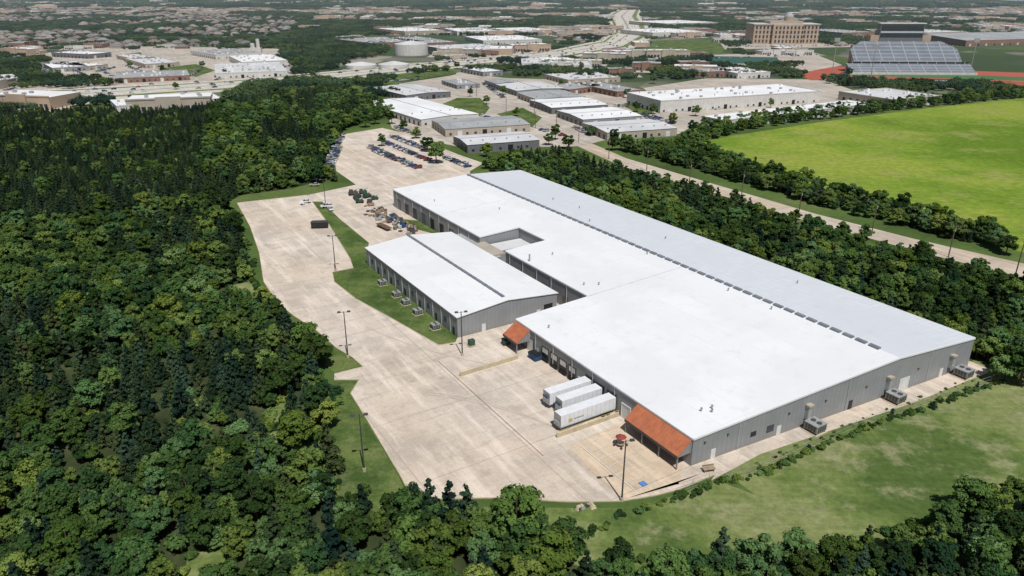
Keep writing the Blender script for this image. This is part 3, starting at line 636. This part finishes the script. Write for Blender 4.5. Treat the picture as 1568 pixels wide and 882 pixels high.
# ------------------------------------------------------------ cars
def car_mesh(kind):
    b=MB(); Lh=2.3; w=.9
    prof=[(-Lh,.35),(Lh,.35),(Lh+.05,.6),(Lh-.1,.78),(1.0,.95),(-1.6,.98),(-Lh+.05,.92),(-Lh-.04,.6)]
    if kind=='pickup': prof=[(-2.6,.45),(2.5,.45),(2.55,.75),(2.4,1.0),(1.2,1.1),(-2.55,1.1)]
    if kind=='suv': prof=[(-2.3,.4),(2.3,.4),(2.35,.7),(2.2,.95),(1.1,1.08),(-2.3,1.08)]
    n=len(prof)
    for s in (-1,1): b.poly([(x,s*w*(1 if z<.8 else .95),z) for x,z in prof],m_car)
    for i in range(n):
        p,q=prof[i],prof[(i+1)%n]; wp=w*(1 if p[1]<.8 else .95); wq=w*(1 if q[1]<.8 else .95)
        b.poly([(p[0],-wp,p[1]),(q[0],-wq,q[1]),(q[0],wq,q[1]),(p[0],wp,p[1])],m_car)
    zb=prof[4][1]; x0,x1,zt,i0,i1={'sedan':(-1.7,1.0,1.42,.55,.75),'suv':(-2.25,1.1,1.72,.25,.7),'pickup':(-.7,1.2,1.8,.15,.6)}[kind]
    y0,y1=w*.93,w*.74
    bot=[(x0,-y0,zb-.02),(x1,-y0,zb-.02),(x1,y0,zb-.02),(x0,y0,zb-.02)]; top=[(x0+i0,-y1,zt),(x1-i1,-y1,zt),(x1-i1,y1,zt),(x0+i0,y1,zt)]
    b.hull(bot,top,m_glass,m_car)
    for s in (-1,1): b.poly([(x0*.5+x1*.5-.06,s*(y0+.01),zb),(x0*.5+x1*.5+.06,s*(y0+.01),zb),(x0*.5+x1*.5+.06,s*(y1+.01),zt),(x0*.5+x1*.5-.06,s*(y1+.01),zt)],m_car)
    if kind=='pickup': b.box(-2.5,-.8,-.75,.75,1.103,1.115,m_dark)
    for x in (-1.4,1.4):
        for s in (-1,1): b.tube((x,s*.72,.34),(x,s*.93,.34),.34,.34,m_rubber,10)
    for s in (-.6,.6): b.box(prof[2][0]-.06,prof[2][0]+.02,s-.18,s+.18,.6,.72,m_door)
    return b.mesh(kind)
CM=[car_mesh(k) for k in ('sedan','suv','pickup')]
def car(x,y,rot,nm='parked_car'):
    k=random.choice((0,0,1,1,2)); o=bpy.data.objects.new(nm if k<2 else nm.replace('car','pickup_truck'),CM[k]); o.location=(x,y,ZL[0]); o.rotation_euler[2]=rot+random.choice((0,math.pi))+random.uniform(-.03,.03); link(o)
def row(p,q,step,rot,skip=.08):
    P=Vector(W2(p));Q=Vector(W2(q)); n=int((Q-P).length/step)
    for i in range(n+1):
        if random.random()>skip: x=P.lerp(Q,i/max(1,n)); car(x.x,x.y,rot)
ra=ANG
row((567,226),(640,258),2.9,ra-.1); row((590,219),(655,246),2.9,ra-.1); row((600,210),(650,229),2.9,ra-.1); row((684,243),(716,256),2.9,ra)
row((575,232),(632,256),2.9,ra-.1,.3); row((524,208),(514,226),2.9,.1); row((512,230),(496,262),2.9,.1); row((486,268),(482,285),3,.1,.3); row((519,226),(503,262),2.9,.1,.3)
row((608,196),(640,208),3,ra); row((1000,180),(1035,190),3,ra,.3); row((740,128),(770,150),3,ra,.4); row((880,196),(900,206),3,ra,.3)
row((700,196),(690,188),3.2,ra); row((830,200),(860,208),4,ra,.4); row((905,160),(960,164),3.2,1.2,.3); row((985,176),(1000,186),3,ra,.3)
row((1090,168),(1240,156),3.4,1.3,.4); row((740,178),(760,186),3.2,ra,.3); row((600,125),(640,122),3.2,1.2,.3)
for k in range(9):
    for j in range(2): row((60+45*k,112+random.uniform(-16,12)),(85+45*k,112+random.uniform(-12,12)),3.4,random.choice((.2,1.7)),.4)
for q in (((1080,90),(1230,86)),((1090,104),(1230,101)),((1120,66),(1300,64)),((1120,72),(1300,70))): row(*q,4,1.5,.45)
HTw=PW(HT);HBw=PW(HB)
for k in range(190):
    i=random.randrange(1,len(HT)-2); t=random.random(); f=random.choice((.06,.23,.29,.35,.41,.5,.56,.62,.68,.9))
    p=Vector(HTw[i]).lerp(Vector(HBw[i]),f); q=Vector(HTw[i+1]).lerp(Vector(HBw[i+1]),f); x=p.lerp(q,t); d=q-p; car(x.x,x.y,math.atan2(d.y,d.x),'car')
# ------------------------------------------------------------ yard clutter
def at(u,v):
    x,y,_=G(u,v); return x,y
def rotT(u,v,ang,z=0):
    x,y=at(u,v); c,s=math.cos(ang),math.sin(ang); z0=ZL[0]
    return lambda X,Y,Z:(x+c*X-s*Y,y+s*X+c*Y,Z+z0)
b=MB(rotT(490,349,.1)); b.box(-3.2,3.2,-1.2,1.2,.25,2.3,m_dark)
for i in range(8): b.box(-3.1+i*.85,-3.0+i*.85,-1.28,-1.203,.2,2.35,m_dmetal)
b.box(-3.3,3.3,-1.3,1.3,2.303,2.45,m_dmetal); b.box(-2.8,2.8,-.9,.9,2.453,2.7,m_dmetal); b.obj('roll_off_dumpster')
def machine(u,v,ang,m=None,s=1):
    m=m or m_green; b=MB(rotT(u,v,ang)); b.box(-2.2*s,2.2*s,-1*s,1*s,.5*s,1.4*s,m); b.box(-1.8*s,0,-.8*s,.8*s,1.4*s,2.5*s,m); b.frus(.2*s,1.8*s,-.7*s,.7*s,1.4*s,2.0*s,.2*s,m_dmetal)
    T=b.T; b.T=None
    for x in (-1.5,1.5):
        for y in (-1.1,.8): b.tube(T(x*s,y*s,.5*s),T(x*s,(y+.3)*s,.5*s),.5*s,.5*s,m_rubber,10)
    b.tube(T(.5*s,0,2*s),T(2.8*s,0,2.9*s),.14*s,.1*s,m_rust); b.obj('yard_machine')
for u,v,a in ((541,299,.3),(548,304,1.2),(556,297,.2),(562,303,.8),(551,311,.1),(566,311,1.4),(574,306,.4),(545,306,2)): machine(u,v,a,random.choice((m_green,m_green,m_dmetal)),random.uniform(.7,1))
for k in range(80):
    t=random.random(); u=560+75*t+random.uniform(-8,8); v=318+38*t+random.uniform(-9,9)
    b=MB(rotT(u,v,random.uniform(0,3))); ty=random.random(); m=random.choice((m_pal,m_rust,m_metal,m_dmetal,m_walld,m_pal,m_bluem,m_wallw))
    if ty<.5:
        for j in range(random.randint(2,6)): b.box(-.6,.6,-.6,.6,.17*j,.17*j+.12,m); b.box(-.6,-.45,-.6,.6,.17*j+.12,.17*j+.17,m); b.box(.45,.6,-.6,.6,.17*j+.12,.17*j+.17,m)
        b.obj('pallet_stack')
    elif ty<.8:
        b.frus(-1.3,1.3,-.7,.7,.2,1.2,.1,m); b.box(-1.1,1.1,-.5,.5,0,.2,m_dmetal); b.box(-.8,-.1,-.4,.4,1.2,1.6,m_dmetal); b.obj('scrap_equipment')
    else:
        T=b.T; b.T=None
        for j in range(6): b.tube(T(-1.6,-.5+.2*j,.12+.1*(j%2)),T(1.6,-.5+.2*j,.12+.1*(j%2)),.1,.1,m,6)
        b.obj('pipe_bundle')
b=MB(rotT(588,350,-.9)); b.box(-4.5,4.5,-1.2,1.2,.8,1.0,m_rust)
for i in range(9): b.box(-4.4+i,-4.3+i,-1.2,1.2,1.003,1.06,m_dmetal)
T=b.T; b.T=None
for x in (-2.8,-1.8):
    for y in (-1.15,.85): b.tube(T(x,y,.45),T(x,y+.3,.45),.45,.45,m_rubber,10)
b.obj('flatbed_trailer')
for u,v,a in ((468,311,.2),(500,318,.4),(506,322,2)): car(*at(u,v),a)
b=MB(rotT(463,314,0)); b.box(-1,1,-.6,.6,.3,1.2,m_trail); b.frus(-.6,.6,-.4,.4,1.2,1.8,.15,m_trail)
T=b.T; b.T=None
for y in (-.75,.6): b.tube(T(0,y,.32),T(0,y+.15,.32),.32,.32,m_rubber,10)
b.obj('utility_trailer')
def dumpster(u,v,ang,m):
    b=MB(rotT(u,v,ang)); b.hull([(-1,-.7,.15),(1,-.7,.15),(1,.6,.15),(-1,.6,.15)],[(-1.1,-.85,1.3),(1.1,-.85,1.3),(1.1,.75,1.6),(-1.1,.75,1.6)],m); b.box(-1.15,1.15,-.2,.1,1.0,1.1,m_dmetal); b.hull([(-1.1,-.85,1.32),(1.1,-.85,1.32),(1.1,.75,1.62),(-1.1,.75,1.62)],[(-1.1,-.85,1.38),(1.1,-.85,1.38),(1.1,.75,1.68),(-1.1,.75,1.68)],m_dark); b.obj('dumpster')
dumpster(816,548,.6,m_bluem); dumpster(822,552,.6,m_bluem); dumpster(775,528,.4,m_green)
for k in range(9):
    b=MB(rotT(880+random.uniform(0,32),776+random.uniform(-3,5),random.uniform(0,3))); s=random.uniform(.3,.7)
    b.frus(-s,s,-s*.7,s*.7,-.1,s*.7,s*.35,random.choice((m_curb,m_metal,m_dmetal))); b.frus(-s*.4,s*.6,-s*.5,s*.3,s*.65,s,s*.2,m_curb); b.obj('rubble_pile')
b=MB(rotT(722,530,.5)); b.box(-1,1,-.8,.8,0,.15,m_curb); b.box(-.8,.8,-.6,.6,.15,1.6,m_green); b.frus(-.85,.85,-.65,.65,1.6,1.75,.1,m_green); b.obj('electrical_transformer')
b=MB(rotT(1085,722,.2)); b.box(-1.2,1.2,-.5,.5,.5,.6,m_pal); b.box(-1,-.85,-.4,.4,0,.5,m_pal); b.box(.85,1,-.4,.4,0,.5,m_pal); b.box(-1.2,1.2,.5,.58,.7,1.1,m_pal); b.obj('bench')
x,y=at(950,683); b=MB(); b.tube((x,y,0),(x,y,2.5),.05,.05,m_metal); b.tube((x,y,2.2),(x,y,2.8),1.2,.05,flat('red_canvas',(.26,.05,.04),.8),8); b.tube((x,y,.68),(x,y,.75),.9,.9,m_pal,12)
for k in range(4):
    a=k*1.57; b.tube((x+1.3*math.cos(a),y+1.3*math.sin(a),.1),(x+1.3*math.cos(a),y+1.3*math.sin(a),.5),.25,.25,m_dmetal,8)
b.obj('picnic_table')
# ------------------------------------------------------------ mid-distance buildings
def bld(name,A,B,C,h,roof,wall,gable=0,wins=True,depth=None):
    A_=Vector(G(*A,h)[:2]);B_=Vector(G(*B,h)[:2]);C_=Vector(G(*C,h)[:2]); ex=(B_-A_); w=ex.length; ex/=w; ey=Vector((-ex.y,ex.x)); d=depth or abs((C_-A_).dot(ey))
    T=lambda x,y,z:(A_.x+ex.x*x+ey.x*y,A_.y+ex.y*x+ey.y*y,z); b=MB(T)
    if gable:
        zc=h+gable
        if w>=d:
            b.poly([(0,0,0),(w,0,0),(w,0,h),(0,0,h)],wall); b.poly([(0,d,0),(w,d,0),(w,d,h),(0,d,h)],wall)
            for x in (0,w): b.poly([(x,0,0),(x,d,0),(x,d,h),(x,d/2,zc),(x,0,h)],wall)
            b.poly([(-.3,-.3,h),(w+.3,-.3,h),(w+.3,d/2,zc+.05),(-.3,d/2,zc+.05)],roof); b.poly([(-.3,d+.3,h),(w+.3,d+.3,h),(w+.3,d/2,zc+.05),(-.3,d/2,zc+.05)],roof)
            b.box(0,w,d/2-.3,d/2+.3,zc-.1,zc+.25,m_metal)
        else:
            b.poly([(0,0,0),(0,d,0),(0,d,h),(0,0,h)],wall); b.poly([(w,0,0),(w,d,0),(w,d,h),(w,0,h)],wall)
            for y in (0,d): b.poly([(0,y,0),(w,y,0),(w,y,h),(w/2,y,zc),(0,y,h)],wall)
            b.poly([(-.3,-.3,h),(-.3,d+.3,h),(w/2,d+.3,zc+.05),(w/2,-.3,zc+.05)],roof); b.poly([(w+.3,-.3,h),(w+.3,d+.3,h),(w/2,d+.3,zc+.05),(w/2,-.3,zc+.05)],roof)
            b.box(w/2-.3,w/2+.3,0,d,zc-.1,zc+.25,m_metal)
        for i in range(6):
            x=w*(i+.5)/6; b.box(x,x+.8,d*.22,d*.22+.8,h,h+gable*.5+.8,m_metal)
    else:
        b.box(0,w,0,d,0,h-.4,wall,roof)
        for q in ((-.15,w+.15,-.15,.15),(-.15,w+.15,d-.15,d+.15),(-.15,.15,.16,d-.16),(w-.15,w+.15,.16,d-.16)): b.box(*q,h-.6,h+.1,wall,m_trim)
        for i in range(min(40,int(w*d/160)+2)):
            x=random.uniform(2,w-4);y=random.uniform(1.5,max(1.6,d-3)); b.box(x,x+2,y,y+1.5,h-.38,h+.9,random.choice((m_metal,m_roofw)))
    if wins:
        x=2.5; k=0
        while x<w-4:
            if k%3==1: b.box(x,x+3,-.08,-.003,.1,min(3.6,h*.7),m_door if k%2 else m_dark)
            else: b.box(x,x+1.6,-.08,-.003,1.0,2.4,m_glass)
            x+=5.5; k+=1
        y=3
        while y<d-4: b.box(-.08,-.003,y,y+2.5,.2,3,m_dark); b.box(w+.003,w+.08,y,y+2.5,.2,3,m_dark); y+=7
    b.obj(name)
bld('metal_warehouse',(645,183),(733,174),(604,152),5,m_roofw,m_wallw,.8)
bld('metal_warehouse',(622,146),(690,140),(607,131),5,m_roofc,m_walld,.8)
bld('metal_warehouse',(682,198),(812,190),(660,184),5,m_roofg,m_wallt,1)
bld('metal_warehouse',(716,222),(826,214),(697,208),5,m_roofc,m_walld,1)
bld('metal_warehouse',(792,139),(865,135),(778,128),5,m_roofc,m_wall,.8)
bld('metal_warehouse',(822,152),(897,148),(806,141),5,m_roofg,m_wallt,.8)
bld('metal_warehouse',(845,165),(931,160),(827,152),5,m_roofw,m_walld,.8)
bld('metal_warehouse',(893,183),(983,177),(868,168),5,m_roofw,m_wall,.8)
bld('metal_warehouse',(930,203),(1037,196),(908,187),5,m_roofc,m_wallt,.8)
bld('metal_warehouse',(760,128),(800,126),(752,122),5,m_roofg,m_wallt,.8)
bld('tiltwall_warehouse',(1012,154),(1257,139),(984,140),9.5,m_roofw,m_wallw)
bld('tiltwall_warehouse',(1108,184),(1336,158),(1088,176),6,m_roofw,m_wallw)
bld('office_building',(1365,152),(1442,146),(1336,136),7,m_roofc,m_wallt)
bld('office_building',(872,137),(925,130),(862,128),5,m_roofg,m_brick)
bld('office_building',(945,140),(985,137),(925,124),5,m_roofg,m_brick)
bld('strip_warehouse',(178,162),(340,150),(167,153),6,m_roofw,m_wallw)
for q in (((80,104),(135,101),(77,95),5,m_roofw,m_wall),((135,101),(165,98),(128,90),5,m_roofw,m_wallt),((222,98),(275,95),(215,88),5,m_roofc,m_wallt),((175,120),(290,115),(168,111),5,m_roofg,m_brick),
  ((330,112),(440,108),(322,98),6,m_roofc,m_wallw),((135,83),(170,80),(130,76),6,m_roofw,m_walld),((370,95),(440,92),(360,85),7,m_roofw,m_wallw),((0,124),(32,122),(-10,115),5,m_roofc,m_wallw),((205,90),(240,88),(200,83),5,m_roofc,m_wallt),
  ((330,84),(400,80),(322,76),6,m_roofg,m_wallw),((570,66),(650,62),(565,57),7,m_roofg,m_brick),((645,66),(700,64),(640,56),7,m_roofg,m_brick),((740,62),(830,60),(735,55),7,m_roofw,m_wallw),((700,78),(790,74),(690,68),7,m_roofc,m_walld),
  ((852,96),(905,93),(848,86),6,m_roofw,m_brick),((1065,110),(1130,108),(1060,102),6,m_roofg,m_brick),((1130,112),(1180,110),(1125,103),6,m_roofw,m_wallw),((870,122),(950,118),(862,112),5,m_roofc,m_wallt),((740,110),(770,108),(735,102),5,m_roofw,m_wall),
  ((1000,50),(1080,48),(995,44),8,m_roofw,m_wallw),((1020,36),(1100,34),(1015,31),8,m_roofw,m_wallt),((1290,50),(1340,49),(1288,44),8,m_roofg,m_brick),((1420,50),(1480,48),(1415,43),9,m_roofc,m_wallt),((700,48),(760,47),(695,43),8,m_roofw,m_wallw),((620,48),(680,46),(615,42),8,m_roofw,m_wallt),((800,48),(860,46),(795,42),8,m_roofw,m_wallw),((700,130),(735,128),(690,122),4,m_roofg,m_wall)):
    bld('commercial_building',*q)
bld('school_building',(1480,62),(1640,58),(1475,50),9,m_roofg,m_brick,5)
def tank(u,v,r,h,name='water_tank'):
    x,y,_=G(u,v); b=MB(); b.tube((x,y,0),(x,y,h),r,r,m_wallw,28); b.tube((x,y,h),(x,y,h+r*.16),r,r*.15,m_roofc,28); b.tube((x+r,y,0),(x+r,y,h),.4,.4,m_metal,5); b.obj(name)
tank(630,84,23,15); tank(603,103,18,4); tank(553,104,18,4)
x,y,_=G(388,82); b=MB(); b.tube((x,y,0),(x,y,14),3,3,m_wallw,12); b.tube((x+8,y,0),(x+8,y,20),2.5,2.5,m_wallw,12); b.box(x-4,x+12,y-3,y+3,0,8,m_wallw); b.obj('cement_silo')
# courthouse
x,y,_=G(1202,68); b=MB(lambda X,Y,Z:(x+X,y+Y,Z)); w=54
b.box(-w,w,0,45,0,30,m_stone,m_roofg); b.box(-w-1,w+1,-1,46,30,32,m_wallt,m_roofc); b.box(-w*.45,w*.45,-6,-.003,0,31.5,m_stone,m_roofc)
b.box(-w*.5,w*.5,5,40,32.01,36,m_stone,m_roofg)
for i in range(18):
    X=-w+3+i*6.1
    for z in (3,10,17,24):
        if abs(X+1.4)<w*.45: b.box(X,X+2.8,-6.2,-6.003,z,z+4.6,m_glass)
        else: b.box(X,X+2.8,-.2,-.003,z,z+4.6,m_glass)
T=b.T; b.T=None
b.tube(T(8,20,36),T(8,20,43),7.5,7.5,m_stone,16); b.tube(T(8,20,43),T(8,20,46),7.5,6,m_roofg,16); b.tube(T(8,20,46),T(8,20,48.5),6,2.2,m_roofg,16); b.tube(T(8,20,48.5),T(8,20,52),.6,.3,m_roofg,6)
b.obj('courthouse_building')
# stadium
x,y,_=G(1398,115); c,s=math.cos(-.05),math.sin(-.05)
st=empty('stadium'); T=lambda X,Y,Z:(x+c*X-s*Y,y+s*X+c*Y,Z)
m_seat=flat('stadium_seating',(.20,.225,.26),.6,.1,.1); m_seatb=flat('stadium_seating_light',(.33,.355,.39),.6,.1,.1); m_seat2=flat('aisle_metal',(.42,.44,.46),.5,.1)
b=MB(T)
def tier(y0,z0,n,rise,hw,cut,sl=3.2):
    for i in range(n):
        z=z0+i*rise; h_=hw-(max(0,i-cut)*sl); b.box(-h_,h_,y0+i*1.5,y0+i*1.5+1.45,max(0,z-2.2),z,m_seat if i%3 else m_seatb,m_seatb)
        for k in range(-4,5):
            X=k*13.5
            if abs(X)<h_-1: b.box(X-.5,X+.5,y0+i*1.5-.08,y0+i*1.5+1.4,z-rise,z+.15,m_seat2)
tier(0,2.5,11,.75,66,99); b.box(-66,66,16.7,19,0,10.4,m_wallw,m_roofw); b.box(-65,65,16.5,16.69,10.5,12.2,m_dark); tier(19.1,13.5,17,1.15,58,10,2.2)
b.box(-67,67,-.6,-.1,0,2.8,m_wallw)
for k in range(-6,7): b.box(k*10-.2,k*10+.2,16.2,16.5,8,12.4,m_wallw)
for X in range(-54,55,12): b.box(X-.5,X+.5,38,44,0,28,m_stone)
b.obj('seating_stand',st)
b=MB(T); b.box(-24,24,46,54,0,50,m_walld,m_roofg); b.box(-25,25,45,55,50.01,51,m_wallw); b.box(-23,23,45.7,45.99,36,40,m_glass); b.box(-23,23,45.7,45.99,43,48,m_glass); b.box(-23,23,45.6,45.99,40.5,42.3,m_seat2); b.box(-33,-24.01,46,52,0,38,m_stone); b.box(24.01,33,46,52,0,38,m_stone)
b.obj('press_box',st)
b=MB(T)
for i in range(9): b.box(-45+i*10,-36+i*10,-75,-70,.8+0,1.4,m_metal); b.box(-45+i*10,-36+i*10,-70,-66,1.8,2.4,m_metal); b.box(-41+i*10,-40.6+i*10,-75,-66,0,.8,m_dmetal)
b.box(-48,48,-66,-65.5,2.4,3.4,m_dmetal); b.obj('visitor_bleachers',st)
for X,Y in ((-75,30),(75,30),(-75,-75),(75,-75)):
    b=MB(); b.tube(T(X,Y,0),T(X,Y,34),.5,.3,m_metal,8); b.T=T; b.box(X-3,X+3,Y-.3,Y+.3,32,36,m_metal); b.T=None; b.obj('stadium_floodlight')
# ------------------------------------------------------------ distant town
fc=bpy.data.collections.new('distant_library')
def cluster(seed):
    random.seed(seed); C=[];R=[]
    for i in range(26):
        a=random.uniform(0,6.28); r=20*math.sqrt(random.random()); C.append((r*math.cos(a),r*math.sin(a),random.uniform(3,5.5))); R.append(random.uniform(2.2,4.6))
    return tree_mesh('distant_trees',C,R,3000,1.0,m_farleaf,6,1.0,.75,False)
m_rh=[flat('shingle_gray',(.17,.16,.155),.9,.15,.3,rand=.4),flat('shingle_brown',(.18,.15,.13),.9,.15,.3,rand=.4)]
def house(seed,k):
    random.seed(seed); b=MB(); w,d=random.uniform(8,10),random.uniform(6,7); wl=[m_brick,m_wallt,m_stone][seed%3]
    b.box(-w,w,-d,d,0,3,wl); b.hull([(-w-.6,-d-.6,3.003),(w+.6,-d-.6,3.003),(w+.6,d+.6,3.003),(-w-.6,d+.6,3.003)],[(-w+d-.5,-.3,7),(w-d+.5,-.3,7),(w-d+.5,.3,7),(-w+d-.5,.3,7)],m_rh[k])
    b.box(-w+1,-w+6,-d-5,-d-.01,0,2.8,wl); b.hull([(-w+.6,-d-5.4,2.8),(-w+6.4,-d-5.4,2.8),(-w+6.4,-d+1,2.8),(-w+.6,-d+1,2.8)],[(-w+3.4,-d-3,5),(-w+3.6,-d-3,5),(-w+3.6,-d+2,5),(-w+3.4,-d+2,5)],m_rh[k])
    for x in (-1,2,5): b.box(x,x+1.3,-d-.06,-d-.003,1,2.3,m_glass)
    b.box(w-4,w-3,0,1,5,8,m_brick); return b.mesh('suburban_house')
def shop(seed):
    random.seed(seed); b=MB(); w,d,h=random.uniform(12,24),random.uniform(8,14),random.uniform(5,7.5); wl=[m_wallt,m_brick,m_wallw,m_stone][seed%4]; rf=[m_roofw,m_roofg,m_roofc,m_roofw][seed%4]
    b.box(-w-7,w+7,-d-18,d+4,0,.12,m_lot)
    b.box(-w,w,-d,d,.12,h,wl,rf); b.box(-w-.2,w+.2,-d-.3,-d+.3,h+.01,h+.9,wl,m_trim); b.box(-w*.3,w*.3,-d-1.5,-d-.31,.12,h+1.5,wl)
    x=-w+1
    while x<w-3:
        if abs(x+1)>w*.35: b.box(x,x+2.4,-d-.08,-d-.003,.5,3,m_glass)
        x+=3.4
    for i in range(4): x=random.uniform(-w+2,w-3); y=random.uniform(-d+2,d-3); b.box(x,x+2,y,y+2,h+.01,h+1.4,m_metal)
    for i in range(9):
        if random.random()<.7: x=-w+i*2*w/9; b.box(x,x+1.9,-d-15,-d-10.5,.3,1.0,random.choice((m_trail,m_dmetal,m_metal,m_bluem))); b.frus(x+.1,x+1.8,-d-14,-d-11.3,1.0,1.5,.25,m_glass)
    return b.mesh('shop_building')
fl=[cluster(1),cluster(2),cluster(3)]+[house(5+i,i%2) for i in range(4)]+[shop(20+i) for i in range(4)]
for i,me in enumerate(fl): add(fc,me,i)
random.seed(4)
ex=[HT+HB[::-1],[(590,242),(590,120),(700,108),(860,120),(985,120),(1270,118),(1345,150),(1568,138),(1900,110),(1900,500),(1060,240)],[(1225,76),(1500,56),(1720,80),(1800,130),(1380,128),(1225,122)],[(965,86),(1000,58),(1095,56),(1120,84)],[(1062,100),(1085,84),(1200,84),(1200,100)],
    [(60,108),(60,76),(440,74),(450,128),(170,130)],FLp,[(1140,76),(1150,60),(1262,60),(1265,76)],[(535,112),(590,72),(665,72),(665,108)],[(160,170),(160,150),(345,142),(345,160)],[(1300,-4),(1420,-14),(2200,-14),(2300,8),(1568,7),(1500,3)],[(565,68),(565,54),(705,54),(850,56),(850,66),(790,80),(690,80)]]
E=[PW(e) for e in ex]
tp=[];hp=[]
def okk(X,Y): return not any(inpoly(X,Y,e) for e in E)
Y=560
while Y<9500:
    st_=26 if Y<3500 else 64; X=-.8*Y-60
    while X<.8*Y+60:
        x=X+random.uniform(-.45,.45)*st_; y=Y+random.uniform(-.45,.45)*st_; u,v=proj(x,y)
        if -80<u<1650 and v<170 and okk(x,y):
            n=nz(x,y,.0035)+.4*nz(x,y,.012); r=random.random()
            res=(u<450 and 22<v<72)
            if Y>=3500:
                if n>-.1 or r<.45: tp.append((x,y,0,r*6.28,random.uniform(1.5,2.6),random.randrange(3)))
                elif r<.85: hp.append((x,y,0,r*6.28,random.uniform(1.2,2.6),random.randrange(7,11)))
            elif res:
                if r<.50 and n<.16: hp.append((x,y,0,random.choice((0,1.57,3.14,.4))+.25,random.uniform(.85,1.1),random.randrange(3,7)))
                if r>.25 or n>=.16: tp.append((x,y,-.5,r*6.28,random.uniform(.3,.7),random.randrange(3)))
            else:
                if n>.05 or (v>95 and r<.35):
                    tp.append((x,y,0,r*6.28,random.uniform(.5,.95),random.randrange(3)))
                elif r<.46: tp.append((x,y,-.5,r*6.28,random.uniform(.3,.6),random.randrange(3)))
                elif r<.63: hp.append((x,y,0,random.choice((0,1.57,.3,-.2)),random.uniform(.6,1.3),random.randrange(7,11)))
                elif r<.76 and v<75: hp.append((x,y,0,random.choice((0,1.57,3.14))+.2,1,random.randrange(3,7)))
        X+=st_
    Y+=st_
scatter('distant_trees',tp,fc); scatter('distant_neighborhood_houses',hp,fc)
# thin summer haze: a real, uniform scattering air layer over the far town
hm=bpy.data.materials.new('haze_air'); hm.use_nodes=True; nt=hm.node_tree
for n in list(nt.nodes):
    if n.type!='OUTPUT_MATERIAL': nt.nodes.remove(n)
vs=nt.nodes.new('ShaderNodeVolumeScatter'); vs.inputs['Color'].default_value=(.72,.88,1,1); vs.inputs['Density'].default_value=.00008; vs.inputs['Anisotropy'].default_value=.0
nt.links.new(vs.outputs[0],nt.nodes['Material Output'].inputs['Volume'])
b=MB(); b.box(-14000,14000,480,16000,-4,420,hm); b.obj('sky_haze_layer')
# ------------------------------------------------------------ light, sky, camera
az=math.atan2(.30,-.95); el=math.radians(60)
sd=Vector((math.sin(az)*math.cos(el),math.cos(az)*math.cos(el),math.sin(el)))
sun=bpy.data.lights.new('sun','SUN'); sun.energy=4.4; sun.angle=math.radians(.5); sun.color=(1,.98,.95)
so=bpy.data.objects.new('sun',sun); so.rotation_euler=(-sd).to_track_quat('-Z','Y').to_euler(); so.location=(0,0,300); link(so)
w=bpy.data.worlds.new('World'); scene.world=w; w.use_nodes=True; nt=w.node_tree; bg=nt.nodes['Background']
sk=nt.nodes.new('ShaderNodeTexSky'); sk.sky_type='NISHITA'; sk.sun_disc=False; sk.sun_elevation=el; sk.sun_rotation=az; sk.altitude=100
nt.links.new(sk.outputs[0],bg.inputs[0]); bg.inputs[1].default_value=.052
cam=bpy.data.cameras.new('camera'); cam.sensor_width=36; cam.lens=36*FL/1568; cam.clip_end=60000; cam.clip_start=1
co=bpy.data.objects.new('camera',cam); co.location=(0,0,H); co.rotation_euler=(math.pi/2-pit,0,0); link(co); scene.camera=co
scene.view_settings.view_transform='Standard'; scene.view_settings.look='None'; scene.view_settings.exposure=0
